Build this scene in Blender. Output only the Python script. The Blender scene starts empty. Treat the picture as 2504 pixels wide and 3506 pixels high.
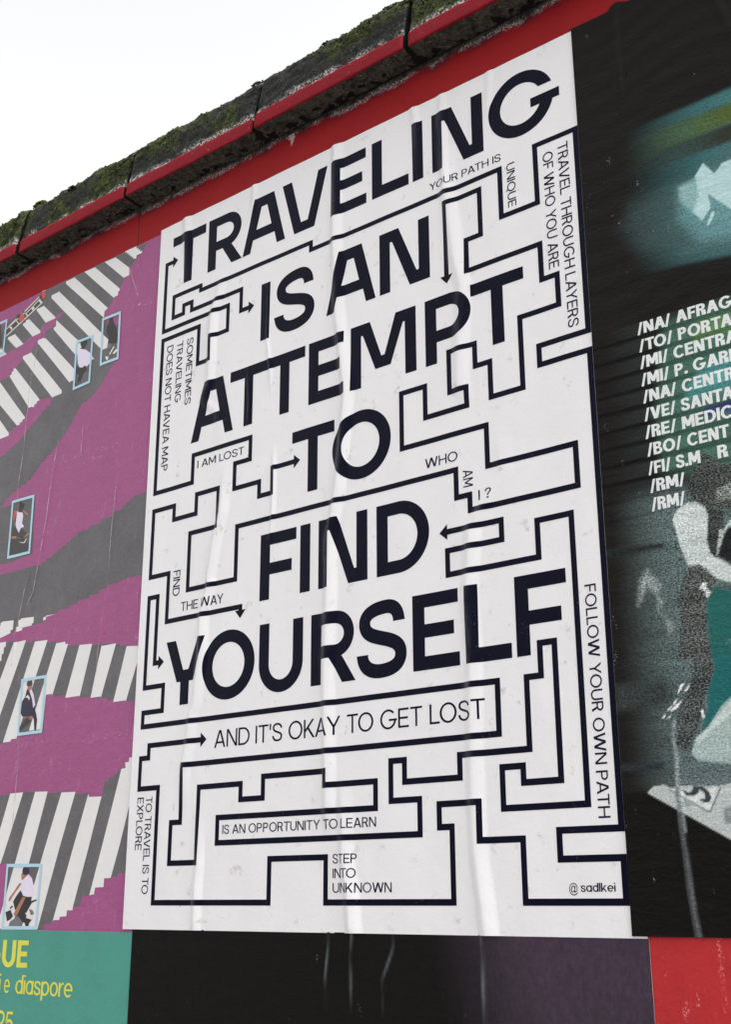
import bpy, math, random
import numpy as np
from mathutils import Matrix, Vector, noise
from mathutils.geometry import tessellate_polygon
scene = bpy.context.scene
C = scene.collection
Z0 = 1.55                      # height of the posters' row line above the pavement (m)

# ------------------------------------------------------------ camera, world, sun, exposure
cd = bpy.data.cameras.new('camera'); cam = bpy.data.objects.new('camera', cd); C.objects.link(cam)
cd.sensor_fit = 'VERTICAL'; cd.sensor_height = 36.0; cd.lens = 42.147
cd.clip_start = 0.05; cd.clip_end = 500
cam.matrix_world = Matrix(((0.7835350525896069, 0.19329004134903208, 0.5905182311145791, 1.72617526),
                           (0.6213388498715974, -0.238700811670969, -0.7462974984199405, -1.49092858),
                           (-0.0032946932547146123, 0.9516621682209029, -0.3071290650092356, Z0 + 0.04929224),
                           (0, 0, 0, 1)))
scene.camera = cam
SUN_EL, SUN_AZ = math.radians(40), math.radians(78)     # azimuth clockwise from +Y (into the wall): off to the right and behind the wall
w = bpy.data.worlds.new('World'); scene.world = w; w.use_nodes = True
nt = w.node_tree; bg = nt.nodes['Background']
sky = nt.nodes.new('ShaderNodeTexSky'); sky.sky_type = 'NISHITA'; sky.sun_disc = False
sky.sun_elevation = SUN_EL; sky.sun_rotation = SUN_AZ; sky.dust_density = 6; sky.air_density = 1.0
hs = nt.nodes.new('ShaderNodeHueSaturation'); hs.inputs['Saturation'].default_value = 0.03
nt.links.new(sky.outputs[0], hs.inputs['Color']); nt.links.new(hs.outputs[0], bg.inputs['Color'])
bg.inputs['Strength'].default_value = 0.15
sl = bpy.data.lights.new('sun', 'SUN'); sl.energy = 1.15; sl.angle = math.radians(14); sl.color = (1.0, 0.985, 0.965)
so = bpy.data.objects.new('sun', sl); C.objects.link(so)
sd = Vector((math.sin(SUN_AZ) * math.cos(SUN_EL), math.cos(SUN_AZ) * math.cos(SUN_EL), math.sin(SUN_EL)))
so.rotation_euler = sd.to_track_quat('Z', 'Y').to_euler(); so.location = (4, -6, 8)
vs = scene.view_settings; vs.view_transform = 'Standard'; vs.look = 'None'; vs.gamma = 1; vs.exposure = 1.60
scene.render.film_transparent = False

# ------------------------------------------------------------ wall-plane data, tenths of a millimetre (x along wall, height above row line)
MAZE=[[(582,13089),(243,13089),(243,11546),(2098,11546),(2098,11012),(1639,11012),(1639,10530),(1290,10530),(1290,11348),(243,11348),(243,8054),(1290,8054),(1290,8606),(2803,8606),(2803,8178),(2420,8178),(2420,7685),(3052,7685),(3052,7405),(3368,7405),(3368,7877),(4033,7877)],[(2802,11316),(2445,11316),(2445,11781),(1052,11781),(1052,11967),(819,11967),(819,11781),(512,11781),(512,12255),(1290,12255),(1290,12151),(4226,12151),(4226,11999),(8365,11999),(8365,11098),(9044,11098),(9044,12151),(9786,12151),(9786,8606),(8928,8606),(8928,8288),(9786,8288),(9786,1372),(8852,1372),(8852,996),(9786,996),(9786,442),(8278,442),(8278,1279),(7578,1279),(7578,1814),(6866,1814),(6866,1486),(7088,1486),(7088,442),(4685,442),(4685,1114),(3492,1114),(3492,442),(752,442),(752,2399),(243,2399),(243,2941),(455,2941),(455,3161),(1938,3161)],[(7252,10258),(7252,11781),(7953,11781),(7953,10927),(7660,10927),(7660,10350),(9044,10350),(9044,9716),(9317,9716),(9317,9195),(8616,9195),(8616,7995),(8034,7995),(8034,8606),(7757,8606),(7757,9002),(7252,9002),(7252,8288),(7578,8288),(7578,7972),(6760,7972),(6760,8530),(6275,8530),(6275,7546),(7923,7546),(7923,6868),(9456,6868),(9456,6216),(7578,6216),(7578,6471),(7330,6471),(7330,6938),(2523,6938),(2523,5949),(1290,5949),(1290,7041),(2008,7041),(2008,7787),(1428,7787),(1428,7405),(819,7405),(819,7685),(243,7685),(243,6356),(752,6356),(752,5424),(2668,5424),(2668,5213)],[(6984,5949),(8126,5949),(8126,5642),(7129,5642),(7129,5257),(8746,5257),(8746,5818),(9317,5818),(9317,1703),(7982,1703),(7982,2274),(8328,2274),(8328,2042),(8928,2042),(8928,3983),(8690,3983),(8690,3516),(8447,3516),(8447,2500),(7252,2500),(7252,2176),(6240,2176),(6240,2500),(5982,2500),(5982,1906),(6514,1906),(6514,1400),(2272,1400),(2272,1814),(5684,1814),(5684,2216),(4661,2216),(4661,2436),(3311,2436),(3311,2088),(2803,2088),(2803,2346),(1790,2346),(1790,1092),(1120,1092),(1120,1776),(1354,1776),(1354,2753),(7953,2753),(7953,3516),(243,3516),(243,3772),(752,3772),(752,4234),(243,4234),(243,5949),(483,5949),(483,4674),(736,4674)]]
RIDGE_WHITE=[([(4813,14121),(4818,13179),(4797,12157),(4856,10585),(5084,8839),(5060,8635),(4896,7183),(4803,6718),(4722,6344),(4696,5037),(4658,4040),(4693,2473),(4699,1818),(4724,1441)],[6,7,7,6,7,8,8,7,7,7,6,6,5,0],8,30),([(5006,2285),(5030,1803),(5053,1108),(5161,473),(5203,8)],[0,3,6,7,8],8,32),([(797,14037),(825,13313),(861,12452)],[6,5,0],11,22),([(1917,12307),(1817,11862),(1682,11550),(1651,10971),(1656,10593),(1640,10023),(1478,9726),(1941,9267),(1899,8697)],[0,5,7,8,7,5,3,2,0],9,26),([(2149,8226),(2108,7280),(1964,6787),(1823,6025),(1864,5983),(1686,5439),(1697,4741),(1585,3779),(1504,3628),(1456,3061),(1368,2691),(1346,1950)],[0,7,7,6,6,6,6,4,4,4,5,0],7,30),([(1786,2026),(1841,1040),(1808,690),(1808,16)],[0,5,6,5],7,24),([(7332,12888),(7262,12048),(7335,11491),(7439,10628),(7551,10086),(7465,9124),(7429,8367),(7540,7961)],[0,5,5,6,5,5,4,0],10,32),([(8115,7627),(8192,6715),(7561,5965),(7552,5706),(7516,5282),(7462,4867),(7517,3940),(7475,2822),(7473,1759),(7500,1010),(7570,499),(7622,-1)],[0,2,5,6,5,6,6,5,6,6,7,7],9,32),([(2663,10071),(2743,9385),(2721,8848)],[0,2.5,0],4,8),([(3156,11713),(3166,10395),(3249,9901),(3281,9241)],[0,2,2.4,0],4,9),([(2729,14042),(2709,13619),(2660,13070)],[4,3,0],7,14),([(6629,14050),(6689,13478),(6715,12491)],[4,3.5,0],8,16),([(7242,14013),(7225,13394),(7258,12182),(7292,11786)],[3,4,3,0],8,18),([(8243,14027),(8194,13371),(8146,12747)],[2.5,2,0],7,14),([(3375,8339),(3388,7837),(3385,6981),(3323,6433)],[0,3,2.5,0],4,10)]
RIDGE_PURPLE=[([(-4202,11909),(-4221,10873),(-4238,9840),(-4308,9220),(-4301,8891)],[0,1.6,1.8,1.6,0],2.5,4),([(-3001,9975),(-3108,9328),(-3196,8246),(-3357,7200),(-3436,6687),(-3620,6412)],[0,1.8,1.6,1.6,1.4,0],2.5,4),([(-965,8607),(-1026,7472),(-1045,6638),(-1091,6095),(-1181,5349),(-1214,4713)],[0,1.5,1.6,1.5,1.2,0],2.5,5),([(-3673,7079),(-3824,6279),(-3948,5831),(-3999,5148)],[1.5,3,2.5,0],4,7),([(-3879,13086),(-4053,12595),(-4165,11632)],[0,1.4,0],3,5),([(-985,13458),(-643,12668)],[0,1.5],3,5),([(-3530,3632),(-3460,3133),(-3494,1870)],[0,1.0,0],3,6),([(-2179,10094),(-2182,9457)],[1,0],3,5)]
RIDGE_BLACK=[([(5203,-7),(5171,-375),(5182,-637)],[2.5,3,2],3,6),([(4736,-154),(4676,-618)],[1.5,1.5],3,6),([(5976,-206),(5772,-617)],[1,1.5],3,6),([(7522,-45),(7525,-178),(7532,-557),(7533,-1138)],[3,3,3,3],5,8)]
RIDGE_DARK=[([(10668,2732),(10620,2479),(10649,2245),(10624,1960),(10635,1676),(10637,1286),(10670,1048),(10680,730),(10724,233),(10743,28)],[0,1.5,2,2,2.5,2.5,3,3,3,3],4,7),([(10627,14099),(10598,13201),(10608,12589),(10625,12084)],[5,5,4,0],9,14),([(12220,13360),(12321,13011),(12398,12718)],[4,4,3],8,14)]
ASPHALT=[[(-451,13908),(-629,13763),(-841,13617),(-1005,13491),(-991,13329),(-1162,13284),(-1301,13070),(-1463,12903),(-1660,12733),(-1745,12682),(-1781,12498),(-1258,12204),(-1187,11423),(-1351,11320),(-1635,11001),(-1897,10798),(-2239,10655),(-2345,10636),(-2535,10385),(-2699,10226),(-2963,9966),(-3271,9752),(-3589,9588),(-3897,9318),(-4228,9202),(-4565,9098),(-4821,8949),(-4962,8826),(-5945,8588),(-8101,9634),(-8650,15000),(-5751,14098),(-3959,14040),(-3273,13903),(-2142,13947)],[(-26,8207),(-435,8147),(-747,8007),(-1036,7929),(-1394,7840),(-2132,7706),(-2465,7558),(-2907,7381),(-3117,7324),(-3432,7213),(-4727,7255),(-5935,7283),(-5715,5974),(-4511,5813),(-4306,5844),(-3722,5939),(-3411,5941),(-3231,5951),(-2983,5972),(-2959,6060),(-2626,6080),(-2575,6095),(-2235,6157),(-1967,6206),(-1602,6262),(-1309,6316),(-1054,6385),(-736,6444),(-421,6479),(-29,6463)],[(-4477,8890),(-4960,8813),(-5980,8801),(-5980,7551),(-4762,7491),(-4371,7472),(-4108,7511),(-3622,7533),(-3723,8869)],[(-5665,5679),(-4495,5706),(-3965,5695),(-3571,5642),(-3256,5590),(-2843,5558),(-2501,5479),(-2251,5402),(-2006,5337),(-1703,5320),(-1403,5292),(-1105,5242),(-784,5222),(-367,5125),(-40,5073),(9,4470),(-30,4037),(-272,4031),(-646,4079),(-1034,4190),(-1325,4220),(-1688,4267),(-2125,4312),(-2541,4376),(-2756,4441),(-2766,3698),(-3589,3669),(-3797,3610),(-4065,3576),(-4172,3552),(-5293,3459)],[(-5116,2408),(-4012,2482),(-3677,2528),(-3254,2531),(-2855,2522),(-2463,2505),(-2010,2464),(-1603,2454),(-1200,2397),(-1178,2336),(-820,2327),(-799,2434),(-780,2552),(-664,2624),(-516,2674),(-316,2799),(-196,2810),(-220,2910),(-116,2913),(-107,2991),(27,2991),(35,2120),(9,948),(-267,942),(-438,870),(-616,863),(-617,713),(-841,706),(-863,621),(-949,575),(-1223,557),(-1240,425),(-1450,368),(-1614,292),(-1619,207),(-1807,196),(-1817,139),(-1991,134),(-2015,71),(-2272,65),(-2292,-37),(-3530,-42),(-3569,1174),(-3817,1179),(-4913,1200)]]
MAGENTA=[[(-3399,11100),(-3383,11120),(-3419,10948),(-3672,10834),(-3884,10681),(-4211,10505),(-4459,10306),(-4918,10156),(-5149,10080),(-6154,9861),(-6246,10418),(-5537,10463),(-5217,10531),(-4903,10612),(-4575,10709),(-4318,10859),(-4206,11053),(-4064,11015),(-3861,11105),(-3838,11165),(-3633,11132)],[(-2984,13227),(-3036,13182),(-3180,13108),(-3330,13075),(-3478,13013),(-3538,12870),(-3809,12846),(-3853,12724),(-4102,12664),(-4318,12484),(-4627,12385),(-4850,12231),(-5061,12127),(-5444,12043),(-6503,11975),(-6635,12775),(-5548,12740),(-5295,12734),(-4880,12735),(-4640,12773),(-4369,12869),(-4015,12910),(-3836,13059),(-3529,13111),(-3148,13156)],[(-4055,14015),(-4133,13833),(-4759,13646),(-5663,13510),(-6739,13411),(-8644,14968),(-5751,14098)]]
STRIPES=[[[(-1183,13925),(-1012,13982),(-815,13923),(-628,13749),(-796,13692),(-841,13617)],[(-1865,13924),(-1502,13912),(-1004,13478),(-991,13329),(-1162,13284)],[(-2569,13928),(-2194,13911),(-1284,13069),(-1330,13002),(-1455,12900)],[(-3208,13848),(-2929,13922),(-1641,12719),(-1745,12682),(-1754,12521)],[(-3712,13651),(-3456,13745),(-1549,11936),(-1570,11790),(-1724,11734),(-3141,13095)],[(-3458,13013),(-3530,12799),(-2626,11874),(-2459,12032),(-2612,12249)],[(-4078,12629),(-3851,12709),(-3784,12648),(-2667,11575),(-2645,11375),(-2781,11271)],[(-4608,12393),(-4316,12470),(-3048,11165),(-3357,11068)],[(-5051,12056),(-4871,12237),(-3839,11172),(-4084,11021),(-4208,11066)],[(-5943,11989),(-5443,12038),(-4318,10859),(-4575,10709)],[(-5896,11692),(-5294,11044),(-4883,10615),(-5217,10531),(-6043,10477)],[(-4231,13503),(-3976,13545),(-3508,13105),(-3836,13059)],[(-4731,13287),(-4519,13387),(-4015,12910),(-4285,12843)],[(-5282,13080),(-5022,13154),(-4640,12773),(-4923,12748)],[(-5833,12937),(-5587,13004),(-5295,12734),(-5668,12691)]],[[(-4469,6172),(-4067,6145),(-4142,5880),(-4306,5844),(-4511,5813),(-4742,5821)],[(-3806,6148),(-3362,6118),(-3411,5941),(-3722,5939),(-3751,5885),(-3916,5873)],[(-2962,6083),(-2625,6075),(-2959,6060),(-3020,5982),(-3041,6003)],[(-4727,5725),(-4267,5706),(-4431,5280),(-4615,4990)],[(-3983,5685),(-3571,5642),(-4256,4114),(-4439,3839),(-4544,4525)],[(-3255,5578),(-2843,5558),(-3605,3660),(-3797,3610),(-4064,3565)],[(-2537,5484),(-2255,5436),(-2164,5380),(-2558,4378),(-2756,4441),(-2783,3699),(-3210,3757)],[(-1803,5322),(-1403,5292),(-1688,4267),(-2125,4307)],[(-1105,5242),(-687,5198),(-1033,4180),(-1342,4228)],[(-366,5110),(-40,5073),(-10,4821),(-303,4034),(-662,4080)]],[[(-3660,2532),(-3237,2532),(-3781,1176),(-4031,1181),(-4060,1368)],[(-2855,2522),(-2463,2509),(-3240,-29),(-3740,-34)],[(-2026,2465),(-1603,2454),(-1968,1419),(-2456,-29),(-2952,-35),(-2428,1431)],[(-1216,2397),(-1178,2336),(-826,2327),(-1111,1396),(-1450,368),(-1614,292),(-1619,207),(-1807,196),(-1817,139),(-1991,134),(-2025,71),(-1567,1408)],[(-316,2799),(-196,2810),(-220,2910),(-116,2913),(-107,2991),(21,2991),(24,2312),(-262,1374),(-438,870),(-616,863),(-617,713),(-841,706),(-863,621),(-949,575),(-995,575),(-743,1386)]]]
FRAMES=[[(-2667,12239),(-2059,12217),(-2067,11072),(-2645,11049)],[(-1801,12518),(-1180,12499),(-1165,11366),(-1770,11372)],[(-4506,8904),(-3706,8885),(-3680,7548),(-4500,7568)],[(-3607,4836),(-2780,4832),(-2779,3667),(-3589,3669)],[(-3569,1174),(-2453,1156),(-2471,-39),(-3571,-48)],[(-6472,13676),(-5365,13649),(-5382,12760),(-6450,12722)]]
FIGS=[[('black',[(-2511,12163),(-2298,12174),(-2272,12068),(-2356,11996),(-2398,11965),(-2464,12007),(-2488,12090)]),('lilac',[(-2590,12034),(-2446,11985),(-2302,11926),(-2105,11770),(-2016,11637),(-1976,11609),(-2089,11616),(-2113,11559),(-2227,11496),(-2293,11547),(-2381,11519),(-2476,11557),(-2550,11676),(-2591,11904)]),('black',[(-2589,11612),(-2475,11546),(-2380,11513),(-2292,11541),(-2221,11441),(-2335,11378),(-2408,11207),(-2516,11226),(-2473,11385),(-2584,11427)]),('brown',[(-2221,11441),(-2145,11429),(-2154,11379),(-2216,11397)]),('brown',[(-2560,11207),(-2387,11158),(-2399,11130),(-2568,11145)])],[('black',[(-1568,12453),(-1464,12447),(-1434,12357),(-1379,12243),(-1294,12110),(-1303,12049),(-1238,11965),(-1235,11774),(-1367,11793),(-1549,11859),(-1549,12019),(-1632,12119),(-1631,12258),(-1564,12334)]),('pale',[(-1361,11728),(-1329,11697),(-1462,11558),(-1493,11577)]),('pale',[(-1608,11559),(-1501,11517),(-1523,11439),(-1587,11489)]),('pale',[(-1375,11563),(-1279,11629),(-1221,11622),(-1231,11573),(-1328,11528)]),('gray',[(-1562,11841),(-1426,11800),(-1432,11707),(-1548,11700)])],[('black',[(-4240,8857),(-4041,8741),(-4073,8644),(-4121,8580),(-4228,8602),(-4233,8721)]),('lilac',[(-4301,8631),(-4225,8586),(-4083,8550),(-4048,8462),(-4070,8290),(-3994,8231),(-4012,8198),(-4103,8202),(-4158,8102),(-4205,8111),(-4265,8211),(-4304,8329),(-4293,8497)]),('dark',[(-4297,8276),(-4415,8299),(-4409,8091),(-4356,8045),(-4193,8029),(-4025,7960),(-3826,7995),(-4055,8185),(-4157,8095)]),('skin',[(-4116,8623),(-4043,8594),(-3869,8477),(-3864,8447),(-3947,8471)]),('skin',[(-4417,8071),(-4241,8045),(-4221,7983),(-4409,8011)]),('skin',[(-3896,8009),(-3809,8036),(-3758,7990),(-3822,7966),(-3969,7964)]),('orange',[(-4407,8646),(-4303,8647),(-4325,8473),(-4393,8383),(-4414,8536)]),('dark',[(-4431,8008),(-3839,7925),(-3892,7820),(-3777,7798),(-3765,7624),(-4413,7639)]),('pale',[(-4152,7897),(-3941,7843),(-3872,7917),(-3838,7918),(-3916,7824),(-3985,7837)])],[('dark',[(-3399,4767),(-3329,4785),(-3244,4772),(-3215,4687),(-3240,4653),(-3384,4661),(-3415,4709)]),('skin',[(-3372,4660),(-3229,4659),(-3228,4608),(-3299,4556),(-3376,4601)]),('navy',[(-3389,4610),(-3299,4556),(-3171,4396),(-3082,4255),(-3085,4190),(-3008,4052),(-2971,3941),(-2978,3733),(-3037,3738),(-3077,3950),(-3123,4034),(-3206,4042),(-3469,4051),(-3539,4131),(-3524,4365),(-3429,4459)]),('lilac',[(-3299,4556),(-3224,4578),(-3145,4466),(-3070,4254),(-3132,4195),(-3178,4360)]),('pale',[(-3426,4436),(-3349,4488),(-3269,4420),(-3285,4363),(-3341,4428)]),('skin',[(-3458,4058),(-3324,4038),(-3356,4012),(-3453,4028)]),('skin',[(-3217,4036),(-3123,4034),(-3139,3978),(-3207,3955)]),('dark',[(-3320,4009),(-3159,3951),(-3256,3887),(-3526,3772),(-3557,3826),(-3451,3926)])],[('navy',[(-3039,1093),(-2951,1111),(-2856,1076),(-2835,1002),(-2897,963),(-2975,951),(-3046,972),(-3055,1039)]),('skin',[(-3081,979),(-3048,992),(-2975,951),(-2897,963),(-2943,884),(-3019,858),(-3068,886)]),('lilac',[(-3029,852),(-2853,969),(-2742,895),(-2669,762),(-2664,559),(-2807,546),(-2968,573),(-3064,693)]),('skin',[(-3114,813),(-3043,792),(-3246,614),(-3365,481),(-3421,475),(-3407,535),(-3274,647)]),('black',[(-3061,673),(-2968,573),(-2920,553),(-2697,552),(-2709,474),(-2558,506),(-2534,486),(-2682,441),(-2816,278),(-2823,167),(-2642,136),(-2721,70),(-2732,-14),(-2799,-15),(-2856,82),(-2925,94),(-3025,172),(-3194,329),(-3271,468),(-3183,567)]),('skin',[(-2977,553),(-2885,540),(-3007,362),(-3100,224),(-3188,204),(-3216,243),(-3102,395)]),('black',[(-3483,269),(-3329,315),(-3233,197),(-3315,137),(-3413,104)]),('gray',[(-3310,98),(-3117,185),(-3025,172),(-2924,88),(-2956,-3),(-3363,-8)]),('black',[(-3357,348),(-3295,395),(-3258,375),(-3331,329)]),('gray',[(-2746,336),(-2631,304),(-2589,239),(-2686,220)]),('pale',[(-2859,264),(-2736,265),(-2694,200),(-2610,226),(-2645,161),(-2756,161)])],[('dark',[(-6379,13647),(-5632,13585),(-5507,13036),(-5570,12886),(-6387,12874)])]]
LADDER=[[(-5362,13213),(-5349,13179),(-4013,13632),(-4038,13660)],[(-5461,13375),(-5442,13349),(-4686,13583),(-4704,13609)],[(-5290,13443),(-5271,13417),(-5018,13528),(-5007,13555)],[(-4683,13562),(-4665,13536),(-4114,13755),(-4146,13776)],[(-4724,13645),(-4690,13614),(-4166,13822),(-4184,13848)],[(-5241,13418),(-5145,13267),(-5123,13270),(-5211,13418)],[(-5029,13502),(-4906,13362),(-4878,13373),(-5000,13502)],[(-4686,13583),(-4582,13459),(-4554,13470),(-4642,13578)],[(-4477,13655),(-4390,13547),(-4310,13600),(-4391,13667)],[(-4184,13738),(-4100,13641),(-4045,13663),(-4128,13750)],[(-5268,13396),(-5180,13308),(-5124,13330),(-5194,13403)]]
LADDERBASE=[[(-5394,13334),(-5355,13171),(-3999,13638),(-4132,13781),(-4725,13656)]]
VEST=[[('orange',[(-4920,13567),(-4806,13601),(-4691,13514),(-4692,13414),(-4807,13391),(-4890,13457)]),('skin',[(-4865,13650),(-4781,13633),(-4757,13565),(-4834,13590)]),('dark',[(-5016,13618),(-4899,13631),(-4861,13569),(-4912,13515),(-4991,13550)])],[('orange',[(-4079,13923),(-3960,13893),(-3912,13787),(-3981,13721),(-4076,13792)]),('pale',[(-4086,13986),(-3972,13987),(-3936,13925),(-4065,13928)]),('dark',[(-4171,13864),(-4083,13844),(-4071,13751),(-4148,13796)])]]
PAINT=[((60,104,106),12,0.35,[(9575,11675),(10992,11693),(11824,11694),(12420,11703),(12148,9050),(11438,9149),(10564,9225),(9430,9338)]),((72,88,44),14,0.35,[(10325,11531),(12394,11456),(12362,11140),(10475,11081)]),((46,48,36),14,0.3,[(10299,11173),(12360,11122),(12330,10827),(10279,10894)]),((72,94,94),55,0.4,[(10606,10436),(11661,10489),(12322,10752),(12158,9149),(11366,9263),(10715,9586),(10399,10069)]),((98,140,142),30,0.35,[(11383,10384),(12296,10494),(12175,9314),(11627,9431),(11339,9894)]),((168,196,196),3,0.12,[(11661,10489),(11801,10658),(11950,10415),(12075,10533),(12301,10545),(12211,9664),(11825,10134),(11843,9895),(11705,9736),(11575,9928),(11668,10215)]),((130,164,164),12,0.3,[(11402,10413),(11673,10448),(11683,10191),(11590,9905),(11414,10171)]),((168,196,196),2,0.12,[(11762,9644),(11842,9807),(11892,9823),(11886,9755),(11792,9624)]),((52,78,68),30,0.4,[(10963,8317),(12145,8396),(11943,6438),(11883,5862),(10774,6112),(10740,6990)]),((70,100,62),18,0.4,[(11499,8215),(12125,8203),(12093,7896),(11365,7921)]),((66,120,118),22,0.4,[(11428,7461),(12065,7622),(12009,7081),(11182,7092)]),((44,48,88),14,0.3,[(11478,6884),(11992,6917),(11975,6753),(11464,6738)]),((84,98,96),40,0.9,[(9847,5853),(11800,5827),(11549,3374),(9821,3582)]),((80,94,92),30,0.9,[(9843,3694),(11560,3479),(11383,1749),(9838,1856)]),((34,36,36),10,0.5,[(9812,5164),(10708,5104),(10702,5041),(9817,5044)]),((50,56,55),24,0.6,[(9849,3234),(10548,3254),(10654,3004),(10519,2911),(9838,2905)]),((40,46,48),10,0.5,[(9837,2185),(10454,2166),(10448,2086),(9857,2101)]),((128,138,136),16,1.0,[(10268,4300),(10323,4647),(10440,4768),(10630,4508),(10557,4419),(10420,4529)]),((120,130,128),9,1.0,[(10554,4382),(10665,4303),(10561,4156),(10763,3954),(10754,3846),(10676,3844),(10644,4070),(10539,4209)]),((66,70,68),7,1.7,[(11345,6294),(11439,6225),(11577,6137),(11606,6065),(11864,5969),(11803,5378),(11543,5431),(11382,5437),(11283,5548),(11162,5629),(11141,5799),(11163,5943),(11259,6071),(11299,6202)]),((120,126,122),12,1.6,[(11533,5696),(11697,5752),(11840,5739),(11818,5518),(11502,5557)]),((185,192,190),4,0.45,[(10872,5407),(10913,5490),(10984,5553),(11118,5603),(11232,5579),(11338,5480),(11376,5346),(11328,4977),(11388,4817),(11671,4571),(11652,4380),(11394,4495),(11190,4715),(11037,4716),(10957,4970),(10920,5129)]),((56,59,58),4,1.5,[(11387,5445),(11592,5385),(11563,5096),(11477,4757),(11416,4768),(11352,4850),(11329,5033)]),((170,178,174),5,0.8,[(11515,5141),(11566,5122),(11804,5387),(11728,4643),(11590,4685),(11437,4800)]),((30,32,34),6,0.8,[(11575,5076),(11637,5153),(11777,5125),(11726,4626),(11589,4676),(11444,4781)]),((74,78,76),8,1.7,[(11037,4716),(11190,4715),(11394,4495),(11333,4383),(11242,4214),(11223,4011),(11239,3411),(10758,3469),(10864,3940),(10852,4373)]),((36,90,86),9,0.25,[(11255,4212),(11327,4323),(11382,4375),(11641,4273),(11549,3374),(11239,3411),(11223,4011)]),((200,205,202),3,0.6,[(11159,4386),(11216,4463),(11265,4455),(11258,4383),(11314,4313),(11257,4236),(11219,4364)]),((66,70,69),6,1.9,[(10976,3504),(11245,3471),(11254,3317),(11127,3014),(11033,2791),(10975,2565),(10879,2458),(10816,2313),(10681,2323),(10662,2534),(10699,2799),(10786,2932),(10918,3154),(10968,3291)]),((32,92,92),6,0.25,[(11257,3469),(11555,3433),(11505,2941),(11301,2812),(11110,2576),(11021,2538),(11134,2828),(11154,3035),(11266,3315)]),((225,228,225),2,0.3,[(10781,3157),(10845,3168),(10787,3085),(10733,3044)]),((225,228,225),2,0.3,[(10850,3090),(10912,3155),(10886,3075),(10821,3046)]),((225,228,225),2,0.3,[(10659,2921),(10728,2985),(10697,2917),(10657,2898)]),((225,228,225),2,0.3,[(10695,2894),(10787,2944),(10716,2856),(10638,2823),(10613,2831)]),((225,228,225),2,0.3,[(10563,2836),(10645,2899),(10629,2865),(10575,2829)]),((225,228,225),2,0.3,[(10492,2748),(10547,2802),(10531,2756),(10497,2735)]),((225,228,225),2,0.3,[(10541,2731),(10621,2771),(10592,2733)]),((215,218,215),2,0.3,[(11033,2797),(11064,2794),(11078,2694),(11047,2686)]),((150,166,162),4,0.35,[(11508,2975),(11301,2812),(11110,2576),(10913,2432),(10860,2253),(10925,2168),(11417,2078)]),((176,188,184),4,0.25,[(10924,2420),(11122,2575),(11506,2952),(11485,2748),(11102,2497),(10953,2337)]),((90,102,104),25,0.7,[(10698,2093),(11418,2089),(11383,1749),(10673,1821)]),((17,16,15),5,0.2,[(9836,1833),(10208,1801),(10647,1530),(11319,1122),(11256,-963),(9673,-1051),(9843,1688)]),((168,174,172),2,0.25,[(10198,1799),(10288,1871),(10440,1889),(10523,1845),(10671,1849),(10868,1858),(10994,1843),(11159,1825),(11368,1860),(11297,1161)]),((196,200,198),3,0.2,[(10514,1838),(10662,1842),(10859,1756),(11023,1794),(11159,1825),(11031,1537)]),((52,58,60),2,0.2,[(10669,1829),(10775,1768),(10829,1797),(10834,1852),(10952,1845),(11038,1778),(11071,1690),(11033,1638),(10974,1633),(10894,1676),(10937,1689),(10987,1687),(10977,1757),(10906,1808),(10902,1761),(10839,1726),(10737,1731)]),((96,102,104),2,0.2,[(10514,1834),(11006,1531),(11040,1545),(11200,1823),(11216,1814),(11046,1521),(11004,1515),(10504,1823)]),((140,148,146),2,0.5,[(10677,1726),(10727,1708),(10804,1618),(10724,1582),(10677,1632)]),((120,126,126),6,0.6,[(11206,1552),(11340,1585),(11317,1357),(11205,1377)]),((122,130,130),6,0.6,[(10643,2734),(10679,2719),(10645,2477),(10680,2243),(10661,1958),(10672,1675),(10698,1284),(10613,1287),(10599,1678),(10599,1962),(10612,2248),(10595,2481)]),((74,76,78),5,0.5,[(10603,1542),(10668,1527),(10681,1167),(10711,929),(10731,579),(10755,291),(10793,29),(10698,22),(10672,290),(10640,579),(10627,931),(10608,1229)])]
DARKEDGE=[(9851,14022),(10516,14012),(10596,14063),(10703,14100),(10849,14032),(11016,14014)]
CRUMPLE=[[(-4911,3478),(-4158,3461),(-3437,3476),(-2670,3480),(-2060,3463),(-1206,3374)],[(-1275,3420),(-893,3400),(-712,3456),(-11,3438)],[(-831,12462),(-489,12439),(-82,12355)],[(-3190,9396),(-2182,9457),(-1342,9401),(-969,9383)],[(-2088,9240),(-1740,9256),(-1329,9267)]]
def M(p): return [(x * 1e-4, y * 1e-4) for x, y in p]

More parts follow.
